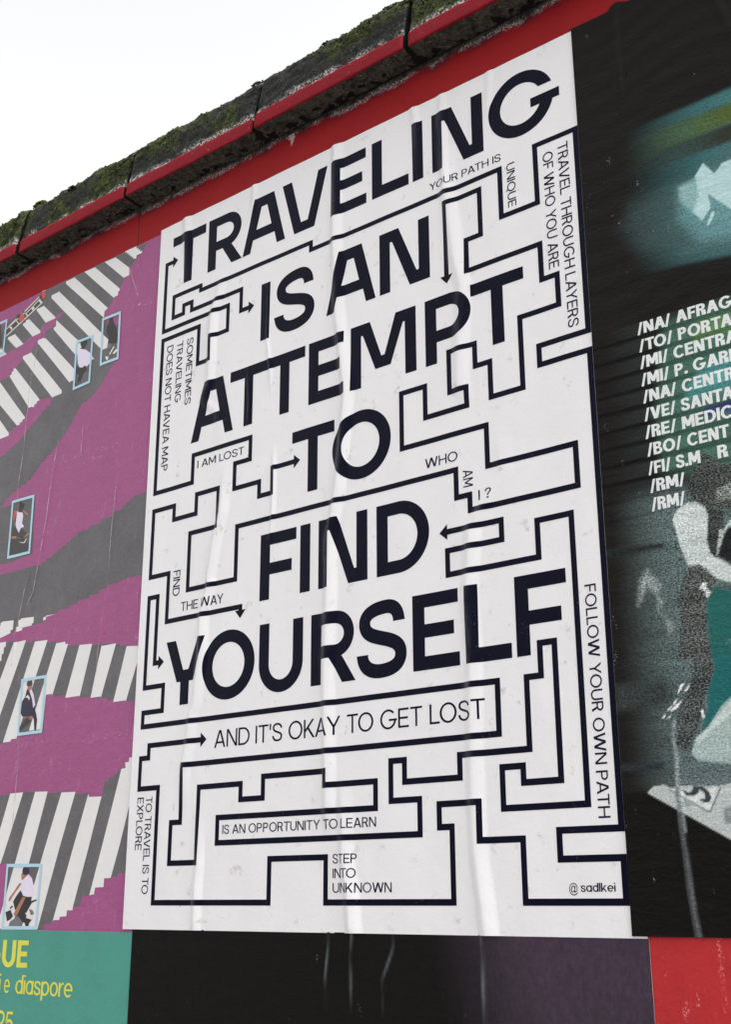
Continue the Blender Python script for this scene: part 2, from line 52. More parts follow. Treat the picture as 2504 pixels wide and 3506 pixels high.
# ------------------------------------------------------------ helpers
def lin(c): return tuple(((v / 255) / 12.92 if v / 255 <= 0.04045 else ((v / 255 + 0.055) / 1.055) ** 2.4) for v in c)
ALB = 1 / 0.86
def alb(c): return tuple(min(0.86, v * ALB) for v in lin(c))
def empty(name, loc, label, cat):
    o = bpy.data.objects.new(name, None); C.objects.link(o); o.location = loc; o.empty_display_size = 0.1
    o['label'] = label; o['category'] = cat
    return o
def link(name, me, mat, parent=None, label=None):
    o = bpy.data.objects.new(name, me); C.objects.link(o)
    if mat: me.materials.append(mat)
    if parent:
        o.parent = parent; o.matrix_parent_inverse = Matrix.Translation(-Vector(parent.location))
    if label: o['label'] = label
    return o
class NT:
    def __init__(s, name):
        s.m = bpy.data.materials.new(name); s.m.use_nodes = True; s.t = s.m.node_tree
        s.b = s.t.nodes['Principled BSDF']; s.tc = s.n('ShaderNodeTexCoord').outputs['Object']
    def n(s, typ, **kw):
        n = s.t.nodes.new(typ)
        for k, v in kw.items(): setattr(n, k, v)
        return n
    def l(s, a, b): s.t.links.new(a, b)
    def noise(s, scale, detail=3, rough=0.55, vec=None, stretch=None, lo=None, hi=None):
        v = vec or s.tc
        if stretch:
            mp = s.n('ShaderNodeMapping'); mp.inputs['Scale'].default_value = stretch; s.l(v, mp.inputs[0]); v = mp.outputs[0]
        n = s.n('ShaderNodeTexNoise'); n.inputs['Scale'].default_value = scale; n.inputs['Detail'].default_value = detail; n.inputs['Roughness'].default_value = rough
        s.l(v, n.inputs['Vector']); o = n.outputs[0]
        if lo is not None: o = s.rng(o, lo, hi)
        return o
    def rng(s, o, lo, hi, a=0.0, b=1.0, smooth=True):
        n = s.n('ShaderNodeMapRange'); n.interpolation_type = 'SMOOTHSTEP' if smooth else 'LINEAR'
        for i, v in enumerate((lo, hi, a, b)): n.inputs[i + 1].default_value = v
        s.l(o, n.inputs[0]); return n.outputs[0]
    def math(s, op, a, b=None, c=None):
        n = s.n('ShaderNodeMath', operation=op)
        for i, v in enumerate((a, b, c)):
            if v is None: continue
            if isinstance(v, (int, float)): n.inputs[i].default_value = v
            else: s.l(v, n.inputs[i])
        return n.outputs[0]
    def mix(s, f, a, b, mode='MIX'):
        n = s.n('ShaderNodeMix', data_type='RGBA', blend_type=mode); n.clamp_factor = True
        if isinstance(f, (int, float)): n.inputs[0].default_value = f
        else: s.l(f, n.inputs[0])
        for i, v in ((6, a), (7, b)):
            if isinstance(v, tuple): n.inputs[i].default_value = (*v, 1)
            else: s.l(v, n.inputs[i])
        return n.outputs[2]
    def val(s, col, v):                       # col * scalar
        cb = s.n('ShaderNodeCombineColor')
        for i in range(3): s.l(v, cb.inputs[i])
        return s.mix(1.0, col, cb.outputs[0], 'MULTIPLY')
    def bump(s, h, strength, dist):
        n = s.n('ShaderNodeBump'); n.inputs['Strength'].default_value = strength; n.inputs['Distance'].default_value = dist
        s.l(h, n.inputs['Height']); s.l(n.outputs[0], s.b.inputs['Normal'])
    def out(s, col, rough=0.55, spec=0.4):
        if isinstance(col, tuple): s.b.inputs['Base Color'].default_value = (*col, 1)
        else: s.l(col, s.b.inputs['Base Color'])
        if isinstance(rough, (int, float)): s.b.inputs['Roughness'].default_value = rough
        else: s.l(rough, s.b.inputs['Roughness'])
        s.b.inputs['Specular IOR Level'].default_value = spec
        return s.m
CREASE = None
def paper(name, rgb, mott=0.06, rough=0.5, spec=0.4, bump=0.25, dirt=0.0, worn=0.0, wornc=(200, 200, 200), grain=0.0):
    t = NT(name)
    a = t.noise(9, 4, 0.6); b = t.noise(260, 2, 0.6)
    f = t.math('ADD', t.math('MULTIPLY', t.math('SUBTRACT', a, 0.5), mott * 1.6), t.math('MULTIPLY', t.math('SUBTRACT', b, 0.5), mott))
    col = t.val(alb(rgb) if False else t.mix(0.0, alb(rgb), alb(rgb)), t.math('ADD', f, 1.0))
    if grain:
        g = t.noise(700, 1, 0.5); col = t.val(col, t.math('ADD', t.math('MULTIPLY', t.math('SUBTRACT', g, 0.5), grain), 1.0))
    if dirt:
        d = t.noise(38, 5, 0.7, lo=0.60, hi=0.74); col = t.mix(t.math('MULTIPLY', d, dirt), col, alb((150, 146, 140)))
    if worn:
        s1 = t.noise(55, 4, 0.65, stretch=(1.0, 1, 0.35), lo=0.56, hi=0.72); s2 = t.noise(330, 2, 0.6, lo=0.48, hi=0.62)
        col = t.mix(t.math('MULTIPLY', t.math('MULTIPLY', s1, s2), worn), col, alb(wornc))
    h = t.math('ADD', t.math('MULTIPLY', t.noise(34, 4, 0.6), 1.0), t.math('MULTIPLY', t.noise(190, 3, 0.6), 0.35))
    h = t.math('ADD', h, t.math('MULTIPLY', t.noise(24, 3, 0.55, stretch=(1.0, 1, 0.12)), 1.2))
    t.bump(h, bump, 0.004)
    return t.out(col, rough, spec)
def flat(name, rgb, rough=0.5, mott=0.08): return paper(name, rgb, mott, rough, 0.35, 0.2)

# ------------------------------------------------------------ pasted sheets: a grid that carries folds; prints are clipped to the same facets
class Relief:
    def __init__(s, ridges, base, seed=0, wav=0.0008):
        s.r = [(np.array(p, float) * 1e-4, np.array(h, float) * (0.78e-3 if wl > 5 else 1e-3), wl * (1.75e-3 if wl > 5 else 1.2e-3), wr * (0.72e-3 if wl > 5 else 1e-3)) for p, h, wl, wr in ridges]
        s.base = base; s.seed = seed; s.wav = wav
    def __call__(s, x, z):
        x = np.asarray(x, float); z = np.asarray(z, float)
        o = np.full(np.broadcast(x, z).shape, s.base)
        k = s.seed
        o = o + s.wav * (0.5 + 0.5 * np.sin(x * 23 + 3.1 * np.sin(z * 2.3 + k) + k)) + 0.5 * s.wav * (1 + np.sin(x * 61 + 2.0 * np.sin(z * 4.1 + 2 * k) + z * 9))
        for p, h, wl, wr in s.r:
            zz = p[::-1, 1]; cx = np.interp(z, zz, p[::-1, 0]); hh = np.interp(z, zz, h[::-1])
            pad = 0.03
            fade = np.clip((z - (zz[0] - pad)) / pad, 0, 1) * np.clip(((zz[-1] + pad) - z) / pad, 0, 1)
            d = x - cx
            tl = np.clip(1 + d / wl, 0, 1); tr = np.clip(1 - d / wr, 0, 1)
            prof = np.where(d < 0, tl * tl * (3 - 2 * tl), tr ** 1.5 * (2.2 - 1.2 * tr))
            o = o + hh * fade * prof
        return o
def clip_axis(poly, ax, val, keep_hi):
    out = []; n = len(poly)
    for i in range(n):
        a = poly[i]; b = poly[(i + 1) % n]
        da = a[ax] - val; db = b[ax] - val
        if not keep_hi: da = -da; db = -db
        if da >= 0: out.append(a)
        if (da > 0 and db < 0) or (da < 0 and db > 0):
            t = da / (da - db)
            q = (a[0] + (b[0] - a[0]) * t, a[1] + (b[1] - a[1]) * t)
            out.append((val, q[1]) if ax == 0 else (q[0], val))
    return out
def clip_diag(poly, x0, z0, dx, dz, above):
    out = []; n = len(poly)
    def f(p):
        v = (p[1] - z0) / dz - (p[0] - x0) / dx
        return v if above else -v
    for i in range(n):
        a = poly[i]; b = poly[(i + 1) % n]; da = f(a); db = f(b)
        if da >= 0: out.append(a)
        if (da > 0 and db < 0) or (da < 0 and db > 0):
            t = da / (da - db); out.append((a[0] + (b[0] - a[0]) * t, a[1] + (b[1] - a[1]) * t))
    return out
def area(p):
    return 0.5 * sum(p[i][0] * p[(i + 1) % len(p)][1] - p[(i + 1) % len(p)][0] * p[i][1] for i in range(len(p)))
class Sheet:
    def __init__(s, xs, zs, relief, parent):
        s.xs = list(xs); s.zs = list(zs); s.f = relief; s.parent = parent
        s.H = relief(np.array(s.xs)[:, None], np.array(s.zs)[None, :])
    def finish(s, name, V, F, mat, off, label=None, cols=None):
        me = bpy.data.meshes.new(name)
        V = np.array(V); P = np.stack([V[:, 0], -(V[:, 2] + off), V[:, 1] + Z0], 1)
        me.from_pydata(P.tolist(), [], F)
        e = 0.0008
        gx = (s.f(V[:, 0] + e, V[:, 1]) - s.f(V[:, 0] - e, V[:, 1])) / (2 * e); gz = (s.f(V[:, 0], V[:, 1] + e) - s.f(V[:, 0], V[:, 1] - e)) / (2 * e)
        N = np.stack([-gx, -np.ones_like(gx), -gz], 1); N /= np.linalg.norm(N, axis=1)[:, None]
        me.polygons.foreach_set('use_smooth', [True] * len(me.polygons))
        me.normals_split_custom_set_from_vertices(N.tolist())
        if cols is not None:
            for nm, typ, arr, key in cols:
                at = me.attributes.new(nm, typ, 'POINT'); at.data.foreach_set(key, np.asarray(arr, np.float32).ravel())
        me.update()
        return link(name, me, mat, s.parent, label)
    def base(s, name, mat, top=None, cols=None, label=None, bottom=None):
        xs, zs = np.array(s.xs), np.array(s.zs); nx, nz = len(xs), len(zs)
        X, Zz = np.meshgrid(xs, zs, indexing='ij')
        if top is not None:
            zt = np.array([top(x) for x in xs]); k = (Zz - zs[0]) / (zs[-1] - zs[0])
            Zv = Zz + np.clip((k - 0.9) / 0.1, 0, 1) * (zt[:, None] - zs[-1])
        else: Zv = Zz
        if bottom is not None:
            zb = np.array([bottom(x) for x in xs]); k = (Zz - zs[0]) / (zs[-1] - zs[0])
            Zv = Zv + np.clip((0.03 - k) / 0.03, 0, 1) * (zb[:, None] - zs[0])
        H = s.f(X, Zv) if (top is not None or bottom is not None) else s.H
        V = np.stack([X.ravel(), Zv.ravel(), H.ravel()], 1).tolist()
        idx = lambda i, j: i * nz + j
        F = []
        for i in range(nx - 1):
            for j in range(nz - 1):
                a, b, c, d = idx(i, j), idx(i + 1, j), idx(i + 1, j + 1), idx(i, j + 1)
                F.append((a, b, c)); F.append((a, c, d))
        ring = [idx(i, 0) for i in range(nx)] + [idx(nx - 1, j) for j in range(1, nz)] + [idx(i, nz - 1) for i in range(nx - 2, -1, -1)] + [idx(0, j) for j in range(nz - 2, 0, -1)]
        o = s.finish(name, V, F, mat, 0.0, label, cols(np.array(V)) if cols else None)
        # the sheet's cut edge, turned back to the wall
        ev = []; ef = []
        for r in ring: ev.append((V[r][0], -V[r][2], V[r][1] + Z0)); ev.append((V[r][0], -0.0003, V[r][1] + Z0))
        n = len(ring)
        for i in range(n):
            k = (i + 1) % n; ef.append((2 * i, 2 * i + 1, 2 * k + 1, 2 * k))
        em = bpy.data.meshes.new('sheet_edge'); em.from_pydata(ev, [], ef)
        link('sheet_edge', em, MAT['edge'], s.parent)
        return o
    def wear(s, V):  # mask for sky glare painted into the ink on the folds' left slopes
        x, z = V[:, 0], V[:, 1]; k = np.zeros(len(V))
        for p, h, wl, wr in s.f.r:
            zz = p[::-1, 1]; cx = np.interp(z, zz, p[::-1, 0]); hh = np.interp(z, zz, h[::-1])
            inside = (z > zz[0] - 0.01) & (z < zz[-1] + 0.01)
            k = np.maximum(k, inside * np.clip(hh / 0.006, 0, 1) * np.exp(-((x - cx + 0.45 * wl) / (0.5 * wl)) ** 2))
        return [('wear', 'FLOAT', k, 'value')]  # holds the painted sky glare mask
    def layer(s, name, tris, mat, off, label=None, parent=None):
        xs, zs = s.xs, s.zs; V = []; F = []; cache = {}
        import bisect
        for t in tris:
            x0 = min(p[0] for p in t); x1 = max(p[0] for p in t)
            i0 = max(0, bisect.bisect_right(xs, x0) - 1); i1 = min(len(xs) - 2, bisect.bisect_left(xs, x1) - 1)
            rest = t
            for i in range(i0, i1 + 1):
                q = clip_axis(rest, 0, xs[i], True) if i == i0 else rest
                if i < i1: rest = clip_axis(q, 0, xs[i + 1], True); q = clip_axis(q, 0, xs[i + 1], False)
                else: q = clip_axis(q, 0, xs[i + 1], False)
                if len(q) < 3: continue
                za = min(p[1] for p in q); zb = max(p[1] for p in q)
                j0 = max(0, bisect.bisect_right(zs, za) - 1); j1 = min(len(zs) - 2, bisect.bisect_left(zs, zb) - 1)
                rq = q
                for j in range(j0, j1 + 1):
                    r = clip_axis(rq, 1, zs[j], True) if j == j0 else rq
                    if j < j1: rq = clip_axis(r, 1, zs[j + 1], True); r = clip_axis(r, 1, zs[j + 1], False)
                    else: r = clip_axis(r, 1, zs[j + 1], False)
                    if len(r) < 3: continue
                    dx = xs[i + 1] - xs[i]; dz = zs[j + 1] - zs[j]
                    h00, h10, h11, h01 = s.H[i, j], s.H[i + 1, j], s.H[i + 1, j + 1], s.H[i, j + 1]
                    for up in (False, True):
                        g = clip_diag(r, xs[i], zs[j], dx, dz, up)
                        if len(g) < 3: continue
                        A = area(g)
                        if abs(A) < 2e-10: continue
                        if A < 0: g = g[::-1]
                        f = []
                        for p in g:
                            key = (round(p[0] * 2e5), round(p[1] * 2e5))
                            k = cache.get(key)
                            if k is None:
                                u = (p[0] - xs[i]) / dx; v = (p[1] - zs[j]) / dz
                                h = h00 + v * (h01 - h00) + u * (h11 - h01) if up else h00 + u * (h10 - h00) + v * (h11 - h10)
                                k = len(V); V.append((p[0], p[1], h)); cache[key] = k
                            if k not in f: f.append(k)
                        if len(f) >= 3: F.append(f)
        if not V: return None
        o = s.finish(name, V, F, mat, off, label, s.wear(np.array(V)) if mat.name.endswith('ink') else None)  # inks carry the painted sky glare mask
        if parent:
            o.parent = parent; o.matrix_parent_inverse = parent.matrix_parent_inverse.copy() if False else Matrix.Identity(4)
        return o
def tri(polys):                               # [outer, hole, ...] -> triangles
    vv = [[Vector((x, z, 0)) for x, z in p] for p in polys]
    fl = [(p.x, p.y) for q in vv for p in q]
    return [tuple(fl[i] for i in t) for t in tessellate_polygon(vv)]
def tris_of(list_of_polys):
    out = []
    for p in list_of_polys: out += tri([p])
    return out
def text_tris(body, box, bold=0.0, rot=False, space=1.0, lim=None):
    """letters fitted to the box x0,x1,z0,z1; rot: read downwards, tops to the right"""
    cu = bpy.data.curves.new('t', 'FONT'); cu.body = body; cu.size = 1.0; cu.offset = bold; cu.space_character = space; cu.resolution_u = 5
    ob = bpy.data.objects.new('t', cu); C.objects.link(ob)
    bpy.context.view_layer.update()
    dg = bpy.context.evaluated_depsgraph_get()
    me = bpy.data.meshes.new_from_object(ob.evaluated_get(dg)); me.calc_loop_triangles()
    co = [(v.co.x, v.co.y) for v in me.vertices]
    T = [[co[i] for i in t.vertices] for t in me.loop_triangles]
    bpy.data.objects.remove(ob); bpy.data.curves.remove(cu); bpy.data.meshes.remove(me)
    xa = min(p[0] for p in co); xb = max(p[0] for p in co); ya = min(p[1] for p in co); yb = max(p[1] for p in co)
    x0, x1, z0, z1 = box
    def mp(p):
        u = (p[0] - xa) / (xb - xa); v = (p[1] - ya) / (yb - ya)
        if rot: return (x0 + v * (x1 - x0), z1 - u * (z1 - z0))
        return (x0 + u * (x1 - x0), z0 + v * (z1 - z0))
    return [tuple(mp(p) for p in t) for t in T]

# ------------------------------------------------------------ headline letters, millimetres, drawn to the poster's own shapes
def arc(cx, cy, rx, ry, a0, a1, n=28):
    return [(cx + rx * math.cos(math.radians(a0 + (a1 - a0) * i / n)), cy + ry * math.sin(math.radians(a0 + (a1 - a0) * i / n))) for i in range(n + 1)]
def bez(p0, p1, p2, p3, n=14):
    o = []
    for i in range(n + 1):
        t = i / n; u = 1 - t
        o.append((u**3 * p0[0] + 3*u*u*t * p1[0] + 3*u*t*t * p2[0] + t**3 * p3[0], u**3 * p0[1] + 3*u*u*t * p1[1] + 3*u*t*t * p2[1] + t**3 * p3[1]))
    return o
S_, B_ = 23.0, 21.5
def gl_S():
    sp = []
    for a in (((85.7, 86), (85, 103), (76, 111.8), (61, 111.8)), ((61, 111.8), (35, 111.8), (17, 104), (17, 89)), ((17, 89), (17, 71), (34, 66.5), (51, 61.5)),
              ((51, 61.5), (71, 56), (89, 50.5), (89, 33.5)), ((89, 33.5), (89, 16), (72, 8.8), (48, 8.8)), ((48, 8.8), (28, 8.8), (13, 18), (12.4, 37.5))):
        q = bez(*a); sp += q if not sp else q[1:]
    L = []; R = []
    n = len(sp)
    for i, p in enumerate(sp):
        a = sp[max(0, i - 1)]; b = sp[min(n - 1, i + 1)]
        dx, dy = b[0] - a[0], b[1] - a[1]; d = math.hypot(dx, dy); nx, ny = -dy / d, dx / d
        if i in (0, n - 1): nx, ny = -1, 0
        hw = 11.3 if i not in (0, n - 1) else 12.0
        L.append((p[0] + nx * hw, p[1] + ny * hw)); R.append((p[0] - nx * hw, p[1] - ny * hw))
    return [L + R[::-1]]
def gl_G():
    cx, cy, ro, ri = 62, 60, 62.5, 39.5
    a_end = math.degrees(math.asin((43.6 - cy) / ro)); 
    ao = math.degrees(math.asin((78.5 - cy) / ro)); ai = math.degrees(math.asin((78.5 - cy) / ri))
    bo = 360 + a_end; bi = 360 + math.degrees(math.asin((43.6 - cy) / ri))
    out = arc(cx, cy, ro, ro, ao, bo, 60)
    out += [(135, 43.6), (135, 61.2), (81.2, 61.2), (81.2, 43.6)]
    out += arc(cx, cy, ri, ri, bi, ai, 50)
    return [out]
def bowl(x0, xr, yb, yt, sw, ho):             # closed half-round: outer outline pieces for D, P, R
    r = (yt - yb) / 2; cy = (yt + yb) / 2
    return r, cy
def glyph(ch, W=None):
    H = 120.0
    if ch == 'I': return [[(0, 0), (S_, 0), (S_, H), (0, H)]], S_
    if ch == 'T':
        W = W or 98; m = W / 2
        return [[(m - 11.3, 0), (m + 11.3, 0), (m + 11.3, H - B_), (W, H - B_), (W, H), (0, H), (0, H - B_), (m - 11.3, H - B_)]], W
    if ch == 'L': W = W or 81; return [[(0, 0), (W, 0), (W, 22.5), (S_, 22.5), (S_, H), (0, H)]], W
    if ch == 'E':
        W = W or 86
        return [[(0, 0), (W, 0), (W, B_), (S_, B_), (S_, 50.5), (W - 9.5, 50.5), (W - 9.5, 71.7), (S_, 71.7), (S_, H - B_), (W - 1, H - B_), (W - 1, H), (0, H)]], W
    if ch == 'F':
        W = W or 85
        return [[(0, 0), (S_, 0), (S_, 44.7), (W - 10, 44.7), (W - 10, 65.8), (S_, 65.8), (S_, H - B_), (W, H - B_), (W, H), (0, H)]], W
    if ch == 'A':
        W = W or 113; c = W / 2
        return [[(0, 0), (21, 0), (28, 27.3), (W - 28, 27.3), (W - 21.5, 0), (W, 0), (W - 31, H), (31, H)], [(c - 19.8, 48.5), (c - 7.6, 97), (c + 7.6, 97), (c + 19.8, 48.5)]], W
    if ch == 'V':
        W = W or 113.5
        return [[(0, H), (24, H), (48.5, 20.8), (W - 48.5, 20.8), (W - 23, H), (W, H), (W - 32, 0), (32, 0)]], W
    if ch == 'N':
        W = W or 107
        return [[(0, 0), (S_, 0), (S_, 97.5), (28, 97.5), (65, 0), (W, 0), (W, H), (W - S_, H), (W - S_, 24), (W - 28, 24), (42, H), (0, H)]], W
    if ch == 'M':
        W = W or 141
        return [[(0, 0), (S_, 0), (S_, 98), (27, 98), (54, 27), (W - 54, 27), (W - 27, 98), (W - S_, 98), (W - S_, 0), (W, 0), (W, H), (W - 42.5, H), (W / 2 + 3.6, 49), (W / 2 - 3.6, 49), (42.5, H), (0, H)]], W
    if ch == 'Y':
        W = W or 103.5; c = 53.6
        return [[(42.2, 0), (64.6, 0), (64.6, 42.3), (74.8, 42.3), (W, H), (82.8, H), (62, 63.5), (48.2, 63.5), (25.5, H), (0, H), (32.3, 42.3), (42.2, 42.3)]], W
    if ch == 'O': return [arc(63.5, 60, 63.5, 62, 0, 360, 72)[:-1], arc(63.5, 60, 39.2, 39.8, 0, 360, 60)[:-1]], 127
    if ch == 'U':
        W = W or 101; c = W / 2
        return [[(0, H), (0, 49)] + arc(c, 49, c, 51, 180, 360, 36)[1:-1] + [(W, 49), (W, H), (W - S_, H), (W - S_, 49)] + arc(c, 49, c - S_, 29.5, 360, 180, 30)[1:-1] + [(S_, 49), (S_, H)]], W
    if ch == 'D':
        W = W or 105
        return [[(0, 0), (W - 60, 0)] + arc(W - 60, 60, 60, 60, -90, 90, 36) + [(0, H)], [(S_, B_), (W - 60, B_)] + arc(W - 60, 60, 37, 38.5, -90, 90, 30) + [(S_, H - B_)]], W
    if ch in 'PR':
        W = W or 92; yb = 38 if ch == 'P' else 42.5; r = (H - yb) / 2; cy = yb + r; ri = r - B_ + 0.6
        bw = 92
        outer = [(0, 0), (S_, 0), (S_, yb)]
        if ch == 'R': outer += [(41, yb), (67, 0), (95.4, 0), (66, yb + 1.6)] + arc(bw - r, cy, r, r, -84, 90, 34)
        else: outer += [(bw - r, yb)] + arc(bw - r, cy, r, r, -90, 90, 36)[1:]
        outer += [(0, H)]
        hole = [(S_, cy - ri), (bw - r - 3, cy - ri)] + arc(bw - r - 3, cy, ri + 2.5, ri, -90, 90, 26)[1:] + [(S_, cy + ri)]
        return [outer, hole], W
    if ch == 'S': return gl_S(), 101
    if ch == 'G': return gl_G(), 135

# ------------------------------------------------------------ a drawn grotesque alphabet for the small print (cap height 100; s stem, b bar)
def stroke(pts, hw, hb=None, flat_ends=None):
    L = []; R = []; n = len(pts)
    for i, p in enumerate(pts):
        a = pts[max(0, i - 1)]; c = pts[min(n - 1, i + 1)]
        dx, dy = c[0] - a[0], c[1] - a[1]; d = math.hypot(dx, dy); nx, ny = -dy / d, dx / d
        if flat_ends and i in (0, n - 1):
            nx, ny = flat_ends[0 if i == 0 else 1]
        hh = math.hypot(hw * nx, (hb or hw) * ny)
        L.append((p[0] + nx * hh, p[1] + ny * hh)); R.append((p[0] - nx * hh, p[1] - ny * hh))
    return L + R[::-1]
def chain(*bs):
    o = []
    for b in bs:
        q = bez(*b, n=10); o += q if not o else q[1:]
    return o
def ring(cx, cy, rx, ry, s, b, n=44):
    return [arc(cx, cy, rx, ry, 0, 360, n)[:-1], arc(cx, cy, rx - s, ry - b, 0, 360, n)[:-1]]
def spine_s(W, H, s, b):
    h = s / 2; v = b / 2; x0, x1, y0, y1 = h, W - h, v - 1, H - v + 1; c = W / 2; m = H / 2 + 1
    return chain(((x1 - .02*W, H*.72), (x1 - .03*W, H*.88), (c + .2*W, y1), (c, y1)), ((c, y1), (c - .27*W, y1), (x0 + .03*W, H*.88), (x0 + .03*W, H*.745)),
                 ((x0 + .03*W, H*.745), (x0 + .03*W, H*.60), (c - .17*W, H*.55), (c, m)), ((c, m), (c + .2*W, H*.46), (x1, H*.42), (x1, H*.28)),
                 ((x1, H*.28), (x1, H*.12), (c + .25*W, y0), (c, y0)), ((c, y0), (c - .22*W, y0), (x0, H*.14), (x0, H*.31)))
def cap(ch, s, b):
    """polygons as [outer, hole...] groups, and the advance width"""
    H = 100.0; t = s * 1.16
    if ch == ' ': return [], 42
    if ch == 'I': return [[[(0, 0), (s, 0), (s, H), (0, H)]]], s
    if ch == 'T': W = 70; c = W / 2; return [[[(c - s/2, 0), (c + s/2, 0), (c + s/2, H - b), (W, H - b), (W, H), (0, H), (0, H - b), (c - s/2, H - b)]]], W
    if ch == 'L': W = 56; return [[[(0, 0), (W, 0), (W, b), (s, b), (s, H), (0, H)]]], W
    if ch == 'E': W = 62; m = 50; return [[[(0, 0), (W, 0), (W, b), (s, b), (s, m - b/2), (W - 5, m - b/2), (W - 5, m + b/2), (s, m + b/2), (s, H - b), (W, H - b), (W, H), (0, H)]]], W
    if ch == 'F': W = 58; m = 48; return [[[(0, 0), (s, 0), (s, m - b/2), (W - 5, m - b/2), (W - 5, m + b/2), (s, m + b/2), (s, H - b), (W, H - b), (W, H), (0, H)]]], W
    if ch == 'H': W = 76; m = 51; return [[[(0, 0), (s, 0), (s, m - b/2), (W - s, m - b/2), (W - s, 0), (W, 0), (W, H), (W - s, H), (W - s, m + b/2), (s, m + b/2), (s, H), (0, H)]]], W
    if ch == 'N':
        W = 77; k = s * 1.25; y = H - H * s / (W - k)
        return [[[(0, 0), (s, 0), (s, y), (W - k, 0), (W, 0), (W, H), (W - s, H), (W - s, H - y), (k, H), (0, H)]]], W
    if ch == 'M':
        W = 92; c = W / 2; a = s * .45; m0 = 16; k = 1.22 * s; sl = (H - m0) / (c - a)
        y1 = H - sl * s; m1 = H - sl * (c - k)
        return [[[(0, 0), (s, 0), (s, y1), (c - a, m0), (c + a, m0), (W - s, y1), (W - s, 0), (W, 0), (W, H), (W - k, H), (c, m1), (k, H), (0, H)]]], W
    if ch in 'AV':
        W = 84; c = W / 2; ap = t * (1.25 if s < 14 else 1.1); ft = t; q = c - ap / 2
        sl = H / q; top = min(H - b, sl * (c - ft))
        xi = lambda y: ft + y / sl
        out = [(0, 0), (ft, 0)]; y0, y1 = 24, 24 + b
        if ch == 'A':
            out += [(xi(y0), y0), (W - xi(y0), y0), (W - ft, 0), (W, 0), (c + ap/2, H), (c - ap/2, H)]
            hole = [(xi(y1), y1), (W - xi(y1), y1), (W - xi(top), top), (xi(top), top)]
            if abs(W - 2 * xi(top)) < .5: hole = hole[:2] + [(c, top)]
            return [[out, hole]], W
        yi = H - sl * (c - ft)
        return [[[(0, H), (q, 0), (c + ap/2, 0), (W, H), (W - ft, H), (c, max(yi, b * .6)), (ft, H)]]], W
    if ch == 'W':
        W = 122; ap = t * 1.15; f = W / 4; q = f - ap / 2; sl = H / q; yi = H - sl * (f - t); ym = H - yi
        return [[[(0, H), (q, 0), (f + ap/2, 0), (W/2, ym), (3*f - ap/2, 0), (3*f + ap/2, 0), (W, H), (W - t, H), (3*f, yi), (W/2 + ap/2, H), (W/2 - ap/2, H), (f, yi), (t, H)]]], W
    if ch == 'Y':
        W = 78; c = W / 2; yj = 42; sl = (H - yj) / (c - s/2); yk = H - sl * (c - t)
        return [[[(c - s/2, 0), (c + s/2, 0), (c + s/2, yj), (W, H), (W - t, H), (c, yk), (t, H), (0, H), (c - s/2, yj)]]], W
    if ch == 'K':
        W = 74; T = s * 1.38; m = (H - 48) / (W - 4 - T - s); u2 = lambda x: 48 - m * T + m * (x - s)
        x1 = s + 14; p1 = (x1, u2(x1)); l = p1[1] / (W - T - x1)
        # right leg edge: through (W,0) slope -l, meets u2
        x2 = (l * W - (48 - m * T - m * s)) / (m + l)
        return [[[(0, 0), (s, 0), (s, u2(s)), p1, (W - T, 0), (W, 0), (x2, u2(x2)), (W - 4, H), (W - 4 - T, H), (s, 48), (s, H), (0, H)]]], W
    if ch == 'X':
        W = 76; T = t * 1.08; c = W / 2; yl = H * (c - T) / (W - T); xl = (W - T) / 2
        return [[[(0, 0), (T, 0), (c, yl), (W - T, 0), (W, 0), (W - xl, 50), (W, H), (W - T, H), (c, H - yl), (T, H), (0, H), (xl, 50)]]], W
    if ch == 'O': return [ring(47, 50, 47, 51.5, s * 1.04, b)], 94
    if ch == 'Q': return [ring(47, 50, 47, 51.5, s * 1.04, b), [[(62, 1.2), (76, -14), (76 + t, -14), (72, 7)]]], 94
    if ch == 'C':
        rx, ry, cx = 45, 51.5, 45; a = 40
        return [[arc(cx, 50, rx, ry, a, 360 - a, 44) + arc(cx, 50, rx - s, ry - b, 360 - a - 4, a + 4, 40)]], 83
    if ch == 'G':
        rx, ry, cx = 47, 51.5, 47; y0, y1 = 50 - b * .9, 50 + b * .1
        sa = lambda y, r: math.degrees(math.asin(max(-1, min(1, (y - 50) / r))))
        o = arc(cx, 50, rx, ry, 40, 360 + sa(y0, ry), 46) + [(cx + rx + (5 if s < 12 else 1), y0), (cx + rx + (5 if s < 12 else 1), y1), (cx + 4, y1), (cx + 4, y0)]
        o += arc(cx, 50, rx - s, ry - b, 360 + sa(y0, ry - b), 44, 40)
        return [[o]], 97
    if ch == 'U':
        W = 75; c = W / 2; r = 37
        return [[[(0, H), (0, r)] + arc(c, r, c, r + 1.5, 180, 360, 26)[1:-1] + [(W, r), (W, H), (W - s, H), (W - s, r)] + arc(c, r, c - s, r + 1.5 - b, 360, 180, 22)[1:-1] + [(s, r), (s, H)]]], W
    if ch == 'D':
        W = 80; x = W - 46
        return [[[(0, 0), (x, 0)] + arc(x, 50, 46, 50, -90, 90, 28)[1:-1] + [(x, H), (0, H)], [(s, b), (x, b)] + arc(x, 50, 46 - s, 50 - b, -90, 90, 24)[1:-1] + [(x, H - b), (s, H - b)]]], W
